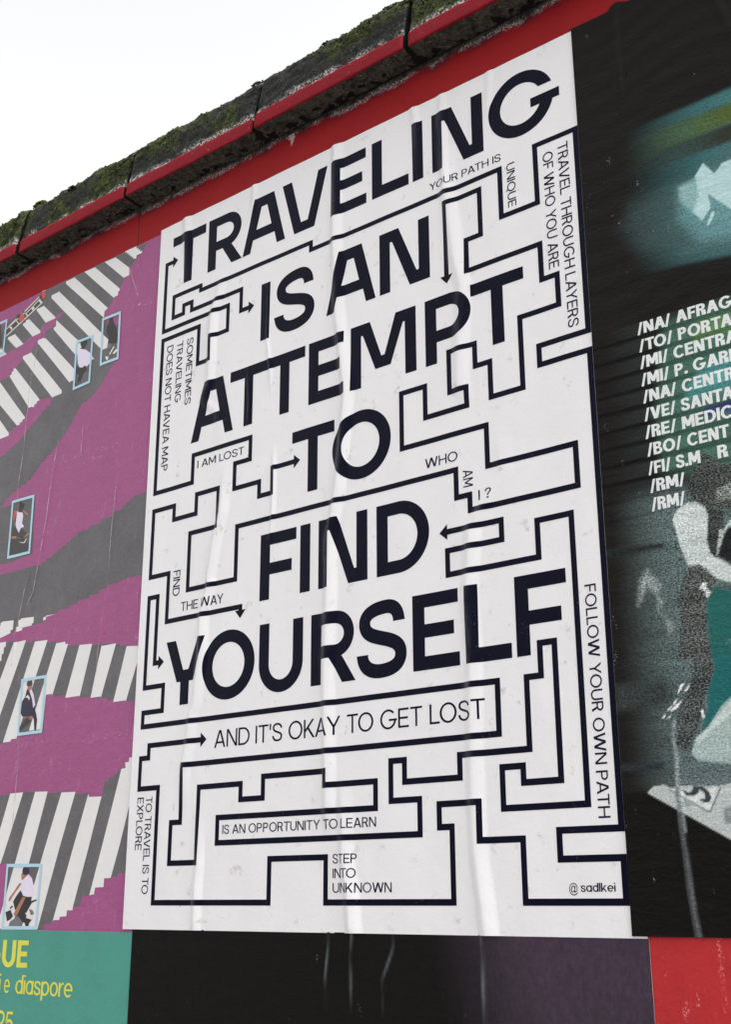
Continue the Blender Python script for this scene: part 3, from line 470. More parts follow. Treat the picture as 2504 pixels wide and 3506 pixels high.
    if ch in 'PR':
        W = 68; yb = 42; r = (H - yb) / 2; cy = yb + r; bw = 64; x = bw - r
        o = [(0, 0), (s, 0), (s, yb)]
        if ch == 'R': o += [(34, yb), (W - 2 - t * 1.05, 0), (W, 0), (34 + t * 1.15, yb)] + arc(x, cy, r, r, -78, 90, 24)
        else: o += [(x, yb)] + arc(x, cy, r, r, -90, 90, 26)[1:]
        hx = max(2, r - s)
        return [[o + [(0, H)], [(s, yb + b), (x, yb + b)] + arc(x, cy, hx, r - b, -90, 90, 22)[1:-1] + [(x, H - b), (s, H - b)]]], W
    if ch == 'B':
        W = 68; m = 53; r1 = (H - m) / 2; r2 = (m) / 2; x1 = 62 - r1; x2 = W - r2
        o = [(0, 0), (x2, 0)] + arc(x2, r2, r2, r2, -90, 70, 20)[1:] + arc(x1, m + r1, r1, r1, -60, 90, 20) + [(0, H)]
        h1 = [(s, b), (x2, b)] + arc(x2, r2 + b*.25, r2 - s, r2 - b*.75, -90, 90, 16)[1:-1] + [(x2, m - b/2), (s, m - b/2)]
        h2 = [(s, m + b/2), (x1, m + b/2)] + arc(x1, m + r1 - b*.25, r1 - s, r1 - b*.75, -90, 90, 16)[1:-1] + [(x1, H - b), (s, H - b)]
        return [[o, h1, h2]], W
    if ch == 'S': return [[stroke(spine_s(68, H, s, b), s / 2, b / 2, ((-1, 0), (-1, 0)))]], 68
    if ch == '/': return [[[(0, -6), (s * .8, -6), (34 + s*.4, H + 2), (34 - s * .4, H + 2)]]], 34 + s * .4
    if ch == '.': return [[[(0, 0), (s, 0), (s, s), (0, s)]]], s
    if ch == "'": return [[[(0, 66), (s * .8, 66), (s, H), (0, H)]]], s
    if ch == '?': return [[stroke(chain(((6, 74), (6, 92), (16, 97), (28, 97)), ((28, 97), (44, 97), (50, 86), (50, 75)), ((50, 75), (50, 56), (28, 52), (28, 28))), s / 2)], [[(28 - s*.6, 0), (28 + s*.6, 0), (28 + s*.6, s*1.2), (28 - s*.6, s*1.2)]]], 56
    # lower case: x height 72
    X = 72.0; r = X / 2
    if ch == 'i': return [[[(0, 0), (s, 0), (s, X), (0, X)]], [[(0, H - b), (s, H - b), (s, H), (0, H)]]], s
    if ch == 'l': return [[[(0, 0), (s, 0), (s, H), (0, H)]]], s
    if ch == 'o': return [ring(33, r, 33, r + 1, s, b)], 66
    if ch in 'adpq':
        W = 64; cx = 34; rx = 34; ry = r + 1; xs = W - s; a = math.degrees(math.acos((xs - cx) / rx)); yk = r + ry * math.sin(math.radians(a))
        topy = H if ch == 'd' else X; boty = -26 if ch in 'pq' else 0
        o = [(W, boty), (W, topy), (xs, topy), (xs, min(yk, X))] + arc(cx, r, rx, ry, a, 360 - a, 34)[1:-1] + [(xs, max(0, 2 * r - yk)), (xs, boty)]
        hx = (cx - rx + s + xs) / 2; h = arc(hx, r, (xs - (cx - rx + s)) / 2, ry - b, 0, 360, 30)[:-1]
        if ch == 'p': o = [(W - x, y) for x, y in o]; h = [(W - x, y) for x, y in h]
        return [[o, h]], W
    if ch == 'e':
        cx = 33; rx, ry = 33, r + 1; c0, c1 = r - b * .45, r + b * .4; ri, rj = rx - s, ry - b
        ai = math.degrees(math.asin((c0 - r) / rj)); au = math.degrees(math.asin((c1 - r) / rj))
        o = arc(cx, r, rx, ry, math.degrees(math.asin((c0 - r) / ry)), 318, 40) + arc(cx, r, ri, rj, 312, 180 - ai, 18)
        return [[o, arc(cx, r, ri, rj, au, 180 - au, 24)]], 66
    if ch == 's': return [[stroke([(x, y) for x, y in spine_s(54, X, s * .95, b)], s * .47, b / 2, ((-1, 0), (-1, 0)))]], 54
    if ch == 'r': return [[[(0, 0), (s, 0), (s, X*.50)] + [(s + 6, X*.74), (s + 14, X - b), (38, X - b), (38, X + 1), (s + 14, X), (s, X*.84), (s, X), (0, X)]]], 38
    if ch == 'k':
        g, W = cap('K', s, b); k = lambda x, y: (x * .82 if x > s else x, y * .74)
        return [[[(k(x, y) if y < H - .1 or x > s else (x, y)) for x, y in p] for p in q] for q in g], W * .82
    if ch == '2': return [[stroke(chain(((6, 70), (6, 92), (18, 96), (31, 96)), ((31, 96), (50, 96), (57, 84), (57, 72)), ((57, 72), (57, 48), (22, 36), (9, 12))), s / 2)[:33] + [(62, b), (62, 0), (0, 0)] + stroke(chain(((6, 70), (6, 92), (18, 96), (31, 96)), ((31, 96), (50, 96), (57, 84), (57, 72)), ((57, 72), (57, 48), (22, 36), (9, 12))), s / 2)[31:]]], 62
    if ch == '5': return [[stroke([(58, H - b/2), (14, H - b/2), (9, 50)] + chain(((9, 50), (24, 64), (58, 66), (58, 34)), ((58, 34), (58, 12), (44, 4), (30, 4)), ((30, 4), (16, 4), (6, 12), (5, 28))), s / 2)]], 62
    return [], 30
def letters(body, box, s, b, rot=False, gap=9.0):
    """drawn letters set in a row and fitted to the box x0,x1,z0,z1 (cap height = box height; reads downwards when rot)"""
    x = 0.0; G = []
    for i, ch in enumerate(body):
        g, w = cap(ch, s, b)
        for q in g: G.append([[(px + x, py) for px, py in p] for p in q])
        x += w + (0 if ch == ' ' or (i + 1 < len(body) and body[i + 1] == ' ') else gap)
        if i + 1 < len(body) and body[i:i + 2] in ('AV', 'VA', 'TA', 'AT', 'YO', 'AY', 'PA', 'LT', 'WA', 'LY', 'OY', '/A', 'A/', 'KA', 'LO', 'TO'): x -= 8
    xb = max(p[0] for q in G for p_ in q for p in p_); x0, x1, z0, z1 = box
    def mp(p):
        u = p[0] / xb; v = p[1] / 100.0
        return (x0 + v * (x1 - x0), z1 - u * (z1 - z0)) if rot else (x0 + u * (x1 - x0), z0 + v * (z1 - z0))
    T = []
    for q in G: T += tri([[mp(p) for p in p_] for p_ in q])
    return T

# ------------------------------------------------------------ materials
MAT = {}
MAT['edge'] = flat('cut paper edge', (150, 146, 140))
MAT['white'] = paper('white poster paper', (214, 212, 213), 0.05, 0.40, 0.45, 0.16, 0.5)
def ink(name, rgb):
    t = NT(name); wr_ = t.n('ShaderNodeAttribute', attribute_name='wear').outputs['Fac']  # mask of the sky glare painted on the folds
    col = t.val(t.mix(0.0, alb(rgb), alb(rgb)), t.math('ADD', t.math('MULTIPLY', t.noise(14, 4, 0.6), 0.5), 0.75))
    col = t.mix(t.math('MULTIPLY', wr_, t.noise(50, 4, 0.7, stretch=(1, 1, 0.25), lo=0.35, hi=0.75)), col, alb((78, 78, 86)))  # ink colour lightened along the folds as painted sheen
    fl = t.math('MULTIPLY', t.noise(420, 2, 0.7, lo=0.66, hi=0.72), t.noise(26, 4, 0.7, lo=0.50, hi=0.66)); col = t.mix(t.math('MULTIPLY', fl, 0.7), col, alb((140, 140, 148)))
    t.bump(t.math('ADD', t.noise(34, 4, 0.6), t.math('MULTIPLY', t.noise(190, 3, 0.6), 0.35)), 0.14, 0.004)
    return t.out(col, 0.40, 0.09)
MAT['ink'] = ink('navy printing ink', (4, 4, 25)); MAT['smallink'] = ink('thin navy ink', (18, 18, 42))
MAT['magenta'] = paper('magenta poster paper', (144, 74, 118), 0.14, 0.5, 0.3, 0.5, 0, 0.35, (190, 150, 180), 0.10)
MAT['asphalt'] = paper('printed grey asphalt', (90, 88, 90), 0.55, 0.5, 0.3, 0.22, 0, 0.25, (150, 150, 150), 0.35)
MAT['stripe'] = paper('printed white stripe', (208, 206, 205), 0.03, 0.48, 0.4, 0.2, 0.2)
MAT['blue'] = paper('printed pale blue line', (160, 192, 206), 0.05)
for k, c in dict(black=(38, 34, 36), dark=(56, 50, 50), lilac=(206, 198, 214), brown=(96, 70, 62), pale=(212, 204, 196), gray=(104, 100, 104), skin=(156, 104, 84), orange=(188, 74, 58), navy=(36, 26, 54)).items():
    MAT['p_' + k] = paper('print ' + k, c, 0.15)
MAT['green'] = paper('teal green poster paper', (66, 134, 120), 0.14, 0.55, 0.35, 0.2, 0, 0.15, (100, 160, 145))
MAT['yellow'] = paper('yellow printing ink', (200, 196, 70), 0.06)
MAT['redpaper'] = paper('red poster paper', (160, 38, 40), 0.30, 0.5, 0.2, 0.35, 0, 1.0, (212, 124, 122))
MAT['lettering'] = paper('pale printing ink', (206, 210, 208), 0.12, 0.5, 0.35, 0.25, 0, 0, grain=0.5)
def attr_paper(name, grainscale, bump, worn, st=(0.7, 1, 1.2)):
    t = NT(name)
    a = t.n('ShaderNodeAttribute', attribute_name='ink').outputs['Color']; g = t.n('ShaderNodeAttribute', attribute_name='grain').outputs['Fac']
    n1 = t.noise(grainscale, 3, 0.65, stretch=st); n2 = t.noise(45, 3, 0.6, stretch=(0.15, 1, 1.6) if st[0] > 0.5 and st[0] < 1 else (1.4, 1, 0.5))
    k = t.math('ADD', t.math('MULTIPLY', t.math('SUBTRACT', n1, 0.5), 6.5), t.math('MULTIPLY', t.math('SUBTRACT', n2, 0.5), 1.2))
    f = t.math('MAXIMUM', t.math('MULTIPLY_ADD', k, g, 1.0), 0.18)
    col = t.val(a, f)
    s1 = t.noise(60, 4, 0.7, stretch=(1, 1, 0.5), lo=0.64, hi=0.75); s2 = t.noise(420, 2, 0.6, lo=0.55, hi=0.66)
    col = t.mix(t.math('MULTIPLY', t.math('MULTIPLY', s1, s2), worn), col, alb((150, 150, 150)))
    t.bump(t.math('ADD', t.noise(30, 4, 0.65, stretch=(0.5, 1, 1.6)), t.math('MULTIPLY', t.noise(150, 3, 0.6), 0.4)), bump, 0.004)
    return t.out(col, 0.5, 0.07)
MAT['darkpaper'] = attr_paper('dark photo poster paper', 430, 0.8, 1.2)
MAT['blackpaper'] = attr_paper('black poster paper', 160, 0.3, 0.6, (1.3, 1, 0.6))

# ------------------------------------------------------------ ground
def grid_mesh(name, x0, x1, y0, y1, z):
    me = bpy.data.meshes.new(name); me.from_pydata([(x0, y0, z), (x1, y0, z), (x1, y1, z), (x0, y1, z)], [], [(0, 1, 2, 3)]); return me
t = NT('asphalt ground'); a = t.noise(3, 5, 0.6); b = t.noise(160, 3, 0.7)
col = t.val(t.mix(a, (0.05, 0.05, 0.052), (0.085, 0.083, 0.08)), t.math('ADD', t.math('MULTIPLY', b, 0.8), 0.6)); t.bump(b, 0.5, 0.01)
g = link('ground', grid_mesh('ground', -200, 200, -200, 200, 0.0), t.out(col, 0.85, 0.3)); g['kind'] = 'structure'
t = NT('pavement slabs'); br = t.n('ShaderNodeTexBrick'); br.inputs['Scale'].default_value = 1.0
br.inputs['Color1'].default_value = (0.26, 0.25, 0.24, 1); br.inputs['Color2'].default_value = (0.21, 0.205, 0.2, 1); br.inputs['Mortar'].default_value = (0.09, 0.09, 0.085, 1)
br.inputs['Brick Width'].default_value = 0.6; br.inputs['Row Height'].default_value = 0.4; br.inputs['Mortar Size'].default_value = 0.006
t.l(t.tc, br.inputs['Vector']); pv_ = t.out(t.val(br.outputs[0], t.math('ADD', t.math('MULTIPLY', t.noise(20, 5, 0.7), 0.6), 0.7)), 0.8, 0.3)
me = bpy.data.meshes.new('pavement')
K = 0.13
me.from_pydata([(-60, -2.4, 0.0), (60, -2.4, 0.0), (-60, -2.4, K), (60, -2.4, K), (-60, 0.0, K), (60, 0.0, K)], [], [(0, 1, 3, 2), (2, 3, 5, 4)])
o = link('pavement', me, pv_); o['kind'] = 'structure'

# ------------------------------------------------------------ the wall
wall = empty('boundary_wall', (0.0, 0.1, 0.0), 'long red painted wall with dark mossy coping stones along its top', 'wall')
SOF = 1.488                                       # underside of the coping above the row line
t = NT('red wall paint')
sx = t.n('ShaderNodeSeparateXYZ'); t.l(t.tc, sx.inputs[0]); X, Zc = sx.outputs[0], sx.outputs[2]
rag = t.math('ADD', t.math('MULTIPLY', t.noise(13, 3, 0.6), 0.036), t.math('MULTIPLY', t.noise(90, 4, 0.75), 0.016))
dz = t.math('SUBTRACT', t.math('ADD', Zc, rag), Z0 + 1.4775 + 0.026)       # >0: bare grimy stone
red = t.val(t.mix(t.noise(5, 4, 0.6), alb((122, 13, 19)), alb((150, 25, 28))), t.math('ADD', t.math('MULTIPLY', t.noise(240, 2, 0.6), 0.24), 0.88))
stone = t.mix(t.noise(70, 5, 0.75, lo=0.35, hi=0.7), (0.012, 0.011, 0.010), (0.10, 0.092, 0.078))
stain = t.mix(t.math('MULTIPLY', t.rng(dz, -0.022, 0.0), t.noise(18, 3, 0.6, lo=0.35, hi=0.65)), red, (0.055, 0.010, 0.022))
col = t.mix(t.rng(dz, -0.001, 0.001), stain, stone)
fr = t.math('MULTIPLY', t.math('MULTIPLY', t.rng(dz, -0.009, -0.002), t.rng(dz, 0.009, 0.001)), t.math('MULTIPLY', t.noise(15, 3, 0.65, lo=0.40, hi=0.56), t.noise(250, 3, 0.8, lo=0.49, hi=0.55)))
col = t.mix(fr, col, (0.50, 0.45, 0.44))
for xs_, wd in ((-0.0795, 0.0011),):               # the seam in the render left of the maze poster
    jag = t.math('MULTIPLY', t.math('SUBTRACT', t.noise(120, 3, 0.7), 0.5), 0.004)
    dl = t.math('ABSOLUTE', t.math('ADD', t.math('SUBTRACT', X, xs_), jag))
    col = t.mix(t.rng(dl, wd * 1.6, wd * 0.6), col, (0.030, 0.008, 0.008))
# a small white drip of bare plaster
ddx = t.math('ABSOLUTE', t.math('ADD', t.math('SUBTRACT', X, 0.3655), t.math('MULTIPLY', t.math('SUBTRACT', t.noise(60, 3, 0.7), 0.5), 0.02)))
top = t.math('MULTIPLY', t.math('SUBTRACT', Zc, Z0 + 1.452), 0.32)
dr = t.math('MULTIPLY', t.math('LESS_THAN', ddx, top), t.math('LESS_THAN', Zc, Z0 + 1.480))
col = t.mix(t.math('MULTIPLY', dr, t.noise(220, 3, 0.7, lo=0.38, hi=0.5)), col, (0.52, 0.46, 0.46))
t.bump(t.math('ADD', t.noise(25, 5, 0.6), t.math('MULTIPLY', t.rng(dz, -0.001, 0.003), t.noise(120, 5, 0.75))), 0.5, 0.006)
MAT['wall'] = t.out(col, 0.65, 0.18)
def box(name, x0, x1, y0, y1, z0, z1, mat, parent):
    v = [(x, y, z) for z in (z0, z1) for y in (y0, y1) for x in (x0, x1)]
    f = [(0, 1, 5, 4), (1, 3, 7, 5), (3, 2, 6, 7), (2, 0, 4, 6), (4, 5, 7, 6), (0, 2, 3, 1)]
    me = bpy.data.meshes.new(name); me.from_pydata(v, [], f)
    return link(name, me, mat, parent)
WX0, WX1 = -5.6, 4.2
box('rendered_face', WX0, WX1, 0.0, 0.2, 0.0, Z0 + SOF + 0.0005, MAT['wall'], wall)

# coping: weathered stones with a painted lower lip, moss on the sloping face
PROF = [(0.0, 1.488), (0.03, 1.4875), (0.0487, 1.488), (0.0508, 1.489), (0.0515, 1.491), (0.0510, 1.504), (0.0500, 1.5175), (0.0490, 1.520), (0.0462, 1.5225), (0.041, 1.552), (0.036, 1.586), (0.029, 1.610), (0.017, 1.626), (0.000, 1.635), (-0.05, 1.640), (-0.10, 1.640), (-0.20, 1.634), (-0.235, 1.60), (-0.245, 1.53), (-0.245, 1.488), (-0.20, 1.488)]
def resample(P, steps):
    out = []
    for (a, b), (c, d) in zip(P, P[1:]):
        L = math.hypot(c - a, d - b); n = max(1, int(L / steps))
        for i in range(n): out.append((a + (c - a) * i / n, b + (d - b) * i / n))
    out.append(P[-1]); return out
FINE = resample(PROF[:16], 0.0035) + resample(PROF[16:], 0.03)
arcs = [0.0]
for a, b in zip(FINE, FINE[1:]): arcs.append(arcs[-1] + math.hypot(b[0] - a[0], b[1] - a[1]))
def arc_at(d, v): 
    k = min(range(len(FINE)), key=lambda i: (FINE[i][0] - d) ** 2 + (FINE[i][1] - v) ** 2); return arcs[k]
A_LB, A_LT, A_CR = arc_at(0.0508, 1.489), arc_at(0.0490, 1.520), arc_at(0.000, 1.635)
PN = []
for i in range(len(FINE)):
    a = FINE[max(0, i - 1)]; b = FINE[min(len(FINE) - 1, i + 1)]
    dx, dy = b[0] - a[0], b[1] - a[1]; L = math.hypot(dx, dy) or 1
    PN.append((dy / L, -dx / L))                  # outward, upward
def fbm(p, o=4): return noise.fractal(p, 1.0, 2.1, o, noise_basis='PERLIN_ORIGINAL')
t = NT('mossy coping stone')
ar = t.n('ShaderNodeAttribute', attribute_name='girth').outputs['Fac']; gr = t.n('ShaderNodeAttribute', attribute_name='moss').outputs['Fac']
j1 = t.math('ADD', t.math('MULTIPLY', t.math('SUBTRACT', t.noise(16, 3, 0.6), 0.5), 0.026), t.math('MULTIPLY', t.math('SUBTRACT', t.noise(130, 4, 0.75), 0.5), 0.026))
up = t.math('SUBTRACT', t.math('ADD', ar, j1), A_LT + 0.004); dn = t.math('SUBTRACT', t.math('ADD', ar, t.math('MULTIPLY', j1, 0.3)), A_LB - 0.003)
red = t.val(t.mix(t.noise(9, 4, 0.6), alb((112, 8, 20)), alb((138, 17, 36))), t.math('ADD', t.math('MULTIPLY', t.noise(260, 2, 0.6), 0.3), 0.85))
rock = t.mix(t.noise(240, 4, 0.8, lo=0.36, hi=0.74), (0.004, 0.0045, 0.004), (0.036, 0.038, 0.031)); rock = t.val(rock, t.math('ADD', t.math('MULTIPLY', t.noise(30, 4, 0.7), 1.1), 0.4))
mossc = t.mix(t.noise(60, 4, 0.7, lo=0.35, hi=0.7), (0.009, 0.013, 0.003), (0.075, 0.095, 0.010))
gm = t.math('MULTIPLY', t.rng(gr, 0.34, 0.60), t.noise(190, 3, 0.7, lo=0.36, hi=0.56))
rock = t.mix(gm, rock, mossc)
lich = t.math('MULTIPLY', t.noise(300, 2, 0.7, lo=0.62, hi=0.70), t.noise(22, 3, 0.6, lo=0.48, hi=0.62)); rock = t.mix(lich, rock, (0.30, 0.30, 0.27))
under = t.mix(t.noise(90, 5, 0.78, lo=0.34, hi=0.72), (0.012, 0.011, 0.008), (0.115, 0.108, 0.085))
under = t.mix(t.math('MULTIPLY', t.noise(240, 2, 0.7, lo=0.66, hi=0.72), 0.8), under, (0.42, 0.40, 0.37))
col = t.mix(t.rng(dn, -0.0012, 0.0012), under, red)
chip = t.math('MULTIPLY', t.noise(200, 3, 0.7, lo=0.66, hi=0.70), t.noise(20, 2, 0.6, lo=0.52, hi=0.64)); col = t.mix(chip, col, (0.45, 0.40, 0.40))
col = t.mix(t.rng(up, -0.001, 0.001), col, rock)
fr = t.math('MULTIPLY', t.math('MULTIPLY', t.rng(up, -0.004, -0.001), t.rng(up, 0.020, 0.002)), t.math('MULTIPLY', t.noise(15, 3, 0.65, lo=0.38, hi=0.55), t.noise(210, 3, 0.8, lo=0.49, hi=0.55)))
col = t.mix(fr, col, (0.56, 0.52, 0.50))
t.bump(t.math('ADD', t.noise(150, 5, 0.75), t.math('MULTIPLY', t.noise(420, 3, 0.7), 0.5)), 0.8, 0.004)
MAT['coping'] = t.out(col, 0.85, 0.25)
MAT['mortar'] = paper('dark mortar', (16, 14, 12), 0.5, 0.9, 0.2, 0.6)
random.seed(4)
J0, PITCH = 0.3037, 0.3795
nodes_for_moss = []
k0 = int(math.floor((WX0 - J0) / PITCH)) + 1; k1 = int(math.floor((WX1 - J0) / PITCH))
MSEED = {}
for k in range(k0, k1):
    xa = J0 + k * PITCH; gapL = random.uniform(0.004, 0.0065); gapR = random.uniform(0.004, 0.0065)
    near = -1.6 < xa < 1.6
    step = 0.0038 if near else 0.03
    n = int((PITCH - gapL - gapR) / step); dd, dv, tw = random.uniform(-0.003, 0.003), random.uniform(-0.0025, 0.0025), random.uniform(-0.004, 0.004)
    mossy = {-1: 0.26, 0: 0.18, 1: 0.50, 2: 0.62, -2: 0.42, -3: 0.45}.get(k, 0.2)
    V = []; G = []; MO = []; F = []
    np_ = len(FINE)
    for i in range(n + 1):
        u = i / n; x = xa + gapL + u * (PITCH - gapL - gapR)
        ed = min(i, n - i) * step
        for q in range(np_):
            d, v = FINE[q]; nx, nv = PN[q]; ga = arcs[q]
            p3 = Vector((x * 1.0, d, v))
            onm = max(0.0, min(1.0, (ga - A_LT) / 0.012)); onl = 1.0 if A_LB <= ga <= A_LT else 0.0
            und = 1.0 if ga < A_LB else 0.0
            big = fbm(p3 * 14, 4); fine = fbm(p3 * 55 + Vector((3, 1, 7)), 4); lum = fbm(p3 * 26 + Vector((9, 2, 1)), 3)
            ms = 0.5 + 0.42 * fbm(p3 * 9 + Vector((5, 5, 5)), 3) + (mossy - 0.2) + 0.35 * max(0.0, min(1, (ga - A_LT) / (A_CR - A_LT))) - 0.22
            disp = onm * (0.0035 * big + 0.0030 * fine + 0.009 * max(0, lum) * max(0, ms - 0.3)) + onl * (0.0007 * big + 0.0004 * fine) + und * 0.0020 * fine
            rnd = max(0.0, 0.008 - ed) / 0.008           # worn corners at the joints
            disp -= 0.004 * rnd ** 2 * (0.6 + 0.8 * abs(fine)) * (1 if ga > A_LB * 0.5 else 0.2)
            V.append((x + 0.0015 * fine * rnd, -(d + dd + tw * (u - 0.5) + nx * disp), v + dv * (1 if ga > A_LB else 0.0) + nv * disp + Z0 + (0.0008 if und else 0.0)))
            G.append(ga); MO.append(ms if onm else 0.0)
            if near and onm >= 1 and ga < A_CR + 0.05: nodes_for_moss.append((V[-1], nx, nv, ms, (ga - A_LT) / (A_CR - A_LT)))
    for i in range(n):
        for q in range(np_ - 1):
            a = i * np_ + q; F.append((a, a + np_, a + np_ + 1, a + 1))
    F.append(tuple(range(np_))); F.append(tuple(n * np_ + q for q in range(np_ - 1, -1, -1)))
    me = bpy.data.meshes.new('coping_stone'); me.from_pydata(V, [], F)
    me.attributes.new('girth', 'FLOAT', 'POINT').data.foreach_set('value', G); me.attributes.new('moss', 'FLOAT', 'POINT').data.foreach_set('value', MO)
    me.polygons.foreach_set('use_smooth', [len(f) == 4 for f in F])
    o = link('coping_stone', me, MAT['coping'], wall); me.materials.append(MAT['mortar'])
    me.polygons.foreach_set('material_index', [0 if len(f) == 4 else 1 for f in F])
core = [(0.02, SOF + 0.001), (0.038, SOF + 0.004), (0.038, 1.514), (0.029, 1.535), (0.020, 1.585), (0.000, 1.612), (-0.1, 1.622), (-0.22, 1.60), (-0.22, SOF + 0.001)]
V = [(x, -d, v + Z0) for x in (J0 + k0 * PITCH, J0 + k1 * PITCH) for d, v in core]; n = len(core)
me = bpy.data.meshes.new('mortar_core'); me.from_pydata(V, [], [(i, n + i, n + (i + 1) % n, (i + 1) % n) for i in range(n)] + [tuple(range(n)), tuple(range(2 * n - 1, n - 1, -1))])
link('mortar_core', me, MAT['mortar'], wall)

# moss cushions growing on the coping
t = NT('green moss'); mc = t.mix(t.noise(26, 4, 0.7, lo=0.40, hi=0.68), (0.008, 0.011, 0.003), (0.085, 0.110, 0.012)); mc = t.val(mc, t.math('ADD', t.math('MULTIPLY', t.noise(500, 2, 0.7), 1.2), 0.4)); t.bump(t.noise(900, 3, 0.7), 0.8, 0.002)
MAT['moss'] = t.out(mc, 0.9, 0.2)
ico_v = []; ph = (1 + 5 ** .5) / 2
for a, b, c in ((0, 1, ph), (0, -1, ph), (0, 1, -ph), (0, -1, -ph), (1, ph, 0), (-1, ph, 0), (1, -ph, 0), (-1, -ph, 0), (ph, 0, 1), (-ph, 0, 1), (ph, 0, -1), (-ph, 0, -1)): ico_v.append(Vector((a, b, c)).normalized())
ico_f = []
for i in range(12):
    for j in range(i + 1, 12):
        for k in range(j + 1, 12):
            if all((ico_v[p] - ico_v[q]).length < 1.1 for p, q in ((i, j), (j, k), (i, k))):
                a, b, c = i, j, k
                if (ico_v[b] - ico_v[a]).cross(ico_v[c] - ico_v[a]).dot(ico_v[a]) < 0: b, c = c, b
                ico_f.append((a, b, c))
V = []; F = []
def blob(p, r, sq=0.7):
    n = len(V)
    rot = Matrix.Rotation(random.uniform(0, 6.28), 3, Vector((random.uniform(-1, 1), random.uniform(-1, 1), random.uniform(-1, 1))).normalized())
    for v in ico_v:
        q = rot @ v * r * random.uniform(0.7, 1.25); V.append((p[0] + q.x, p[1] + q.y, p[2] + q.z * sq))
    F.extend((a + n, b + n, c + n) for a, b, c in ico_f)
random.seed(11)
for p, nx, nv, ms, fr_ in nodes_for_moss:
    pr = max(0, ms - 0.30) * 0.62
    if random.random() < pr:
        r = random.uniform(0.0008, 0.0024) * (1 + 0.4 * max(0, fr_))
        blob((p[0] + random.uniform(-.003, .003), p[1], p[2]), r)
for cx, d0, v0, rr, n in ((-0.435, 0.010, 1.634, 0.017, 260), (-0.50, 0.012, 1.634, 0.013, 70), (-0.29, 0.028, 1.612, 0.012, 60), (0.28, 0.012, 1.632, 0.013, 70), (0.62, 0.010, 1.628, 0.024, 420), (0.57, 0.016, 1.622, 0.020, 320), (0.66, 0.020, 1.612, 0.022, 320), (0.72, 0.012, 1.628, 0.022, 320), (0.53, 0.024, 1.604, 0.018, 220), (0.78, 0.02, 1.615, 0.02, 250), (0.47, 0.015, 1.630, 0.014, 90), (0.12, 0.014, 1.630, 0.009, 40)):
    for i in range(n):
        u = random.uniform(0, 6.28); e = random.uniform(-0.2, 1.5); q = random.uniform(0.6, 1.0) * rr
        blob((cx + 1.5 * q * math.cos(u) * math.cos(e), -(d0 + 0.7 * q * math.sin(u) * math.cos(e)), Z0 + v0 - 0.006 + 0.7 * q * math.sin(e)), random.uniform(0.0012, 0.0030), 0.8)
me = bpy.data.meshes.new('moss'); me.from_pydata(V, [], F); me.polygons.foreach_set('use_smooth', [True] * len(F))
o = link('moss', me, MAT['moss']); o['kind'] = 'stuff'; o['label'] = 'green moss cushions growing along the coping of the red wall'; o['category'] = 'moss'

# ------------------------------------------------------------ magenta crossing poster
lsp = lambda a, b, st: list(np.linspace(a, b, int(round((b - a) / st)) + 1))
pur = empty('crossing_poster', (-0.5, 0, Z0 - 0.006), 'magenta poster printed with zebra crossings and people in pale blue boxes', 'poster')
SH = Sheet(lsp(-1.0, -0.66, 0.02)[:-1] + lsp(-0.66, 0.025, 0.0025), lsp(-0.0062, 1.394, 0.02), Relief(RIDGE_PURPLE, 0.0010, 1.3, 0.0005), pur)
def mag_top(x): return 1.3945 + 0.0055 * max(0, min(1, (-x - 0.02) / 0.1)) + 0.003 * math.sin(x * 11 + 1) * (1 if x < -0.1 else 0) - 0.006 * max(0, min(1, (x + 0.02) / 0.02))
SH.base('paper_sheet', MAT['magenta'])
def jag(poly, st=0.0045, longest=9.0):
    o = []; n = len(poly)                     # the print's cut-out edges are stepped
    for i in range(n):
        a = poly[i]; b = poly[(i + 1) % n]; o.append(a); dx, dz = b[0] - a[0], b[1] - a[1]
        L = math.hypot(dx, dz)
        if min(abs(dx), abs(dz)) < 0.004 or L > longest: continue
        k = max(1, int(min(abs(dx), abs(dz)) / st)) if L > 0.02 else 1
        for j in range(k):
            o.append((a[0] + dx * j / k, a[1] + dz * (j + 0.75) / k)); o.append((a[0] + dx * (j + 0.98) / k, a[1] + dz * (j + 0.77) / k))
    return o
SH.layer('printed_road', tris_of([jag(M(p)) for p in ASPHALT]), MAT['asphalt'], 0.00015)
SH.layer('printed_verge', tris_of([jag(M(p)) for p in MAGENTA]), MAT['magenta'], 0.00030)
for s_ in STRIPES: SH.layer('zebra_crossing', tris_of([jag(M(p), 0.005, 0.05) for p in s_]), MAT['stripe'], 0.00045)
SH.layer('ladder_backing', tris_of([M(p) for p in LADDERBASE]), MAT['p_dark'], 0.0005)  # dark printed patch behind the rails
SH.layer('printed_ladder', tris_of([M(p) for p in LADDER]), MAT['p_pale'], 0.00075)
for v_ in VEST:
    for n_, (c_, p_) in enumerate(v_):
        SH.layer('printed_worker' if n_ == 0 else 'worker_patch', tris_of([M(p_)]), MAT['p_' + c_], 0.0008 + 0.0001 * n_)
def inset(q, t):
    n = len(q); o = []
    c = (sum(p[0] for p in q) / n, sum(p[1] for p in q) / n)
    for i in range(n):
        p = Vector(q[i]); a = (Vector(q[i - 1]) - p).normalized(); b = (Vector(q[(i + 1) % n]) - p).normalized()
        sn = abs(a.x * b.y - a.y * b.x); o.append(tuple(p + (a + b) * (t / sn)))
    return o
for fr_ in FRAMES:
    q = M(fr_); SH.layer('blue_box', tri([q, inset(q, 0.0062)]), MAT['blue'], 0.00125)
t = NT('worn whitened crease'); tr_ = t.n('ShaderNodeBsdfTransparent'); mxs = t.n('ShaderNodeMixShader')
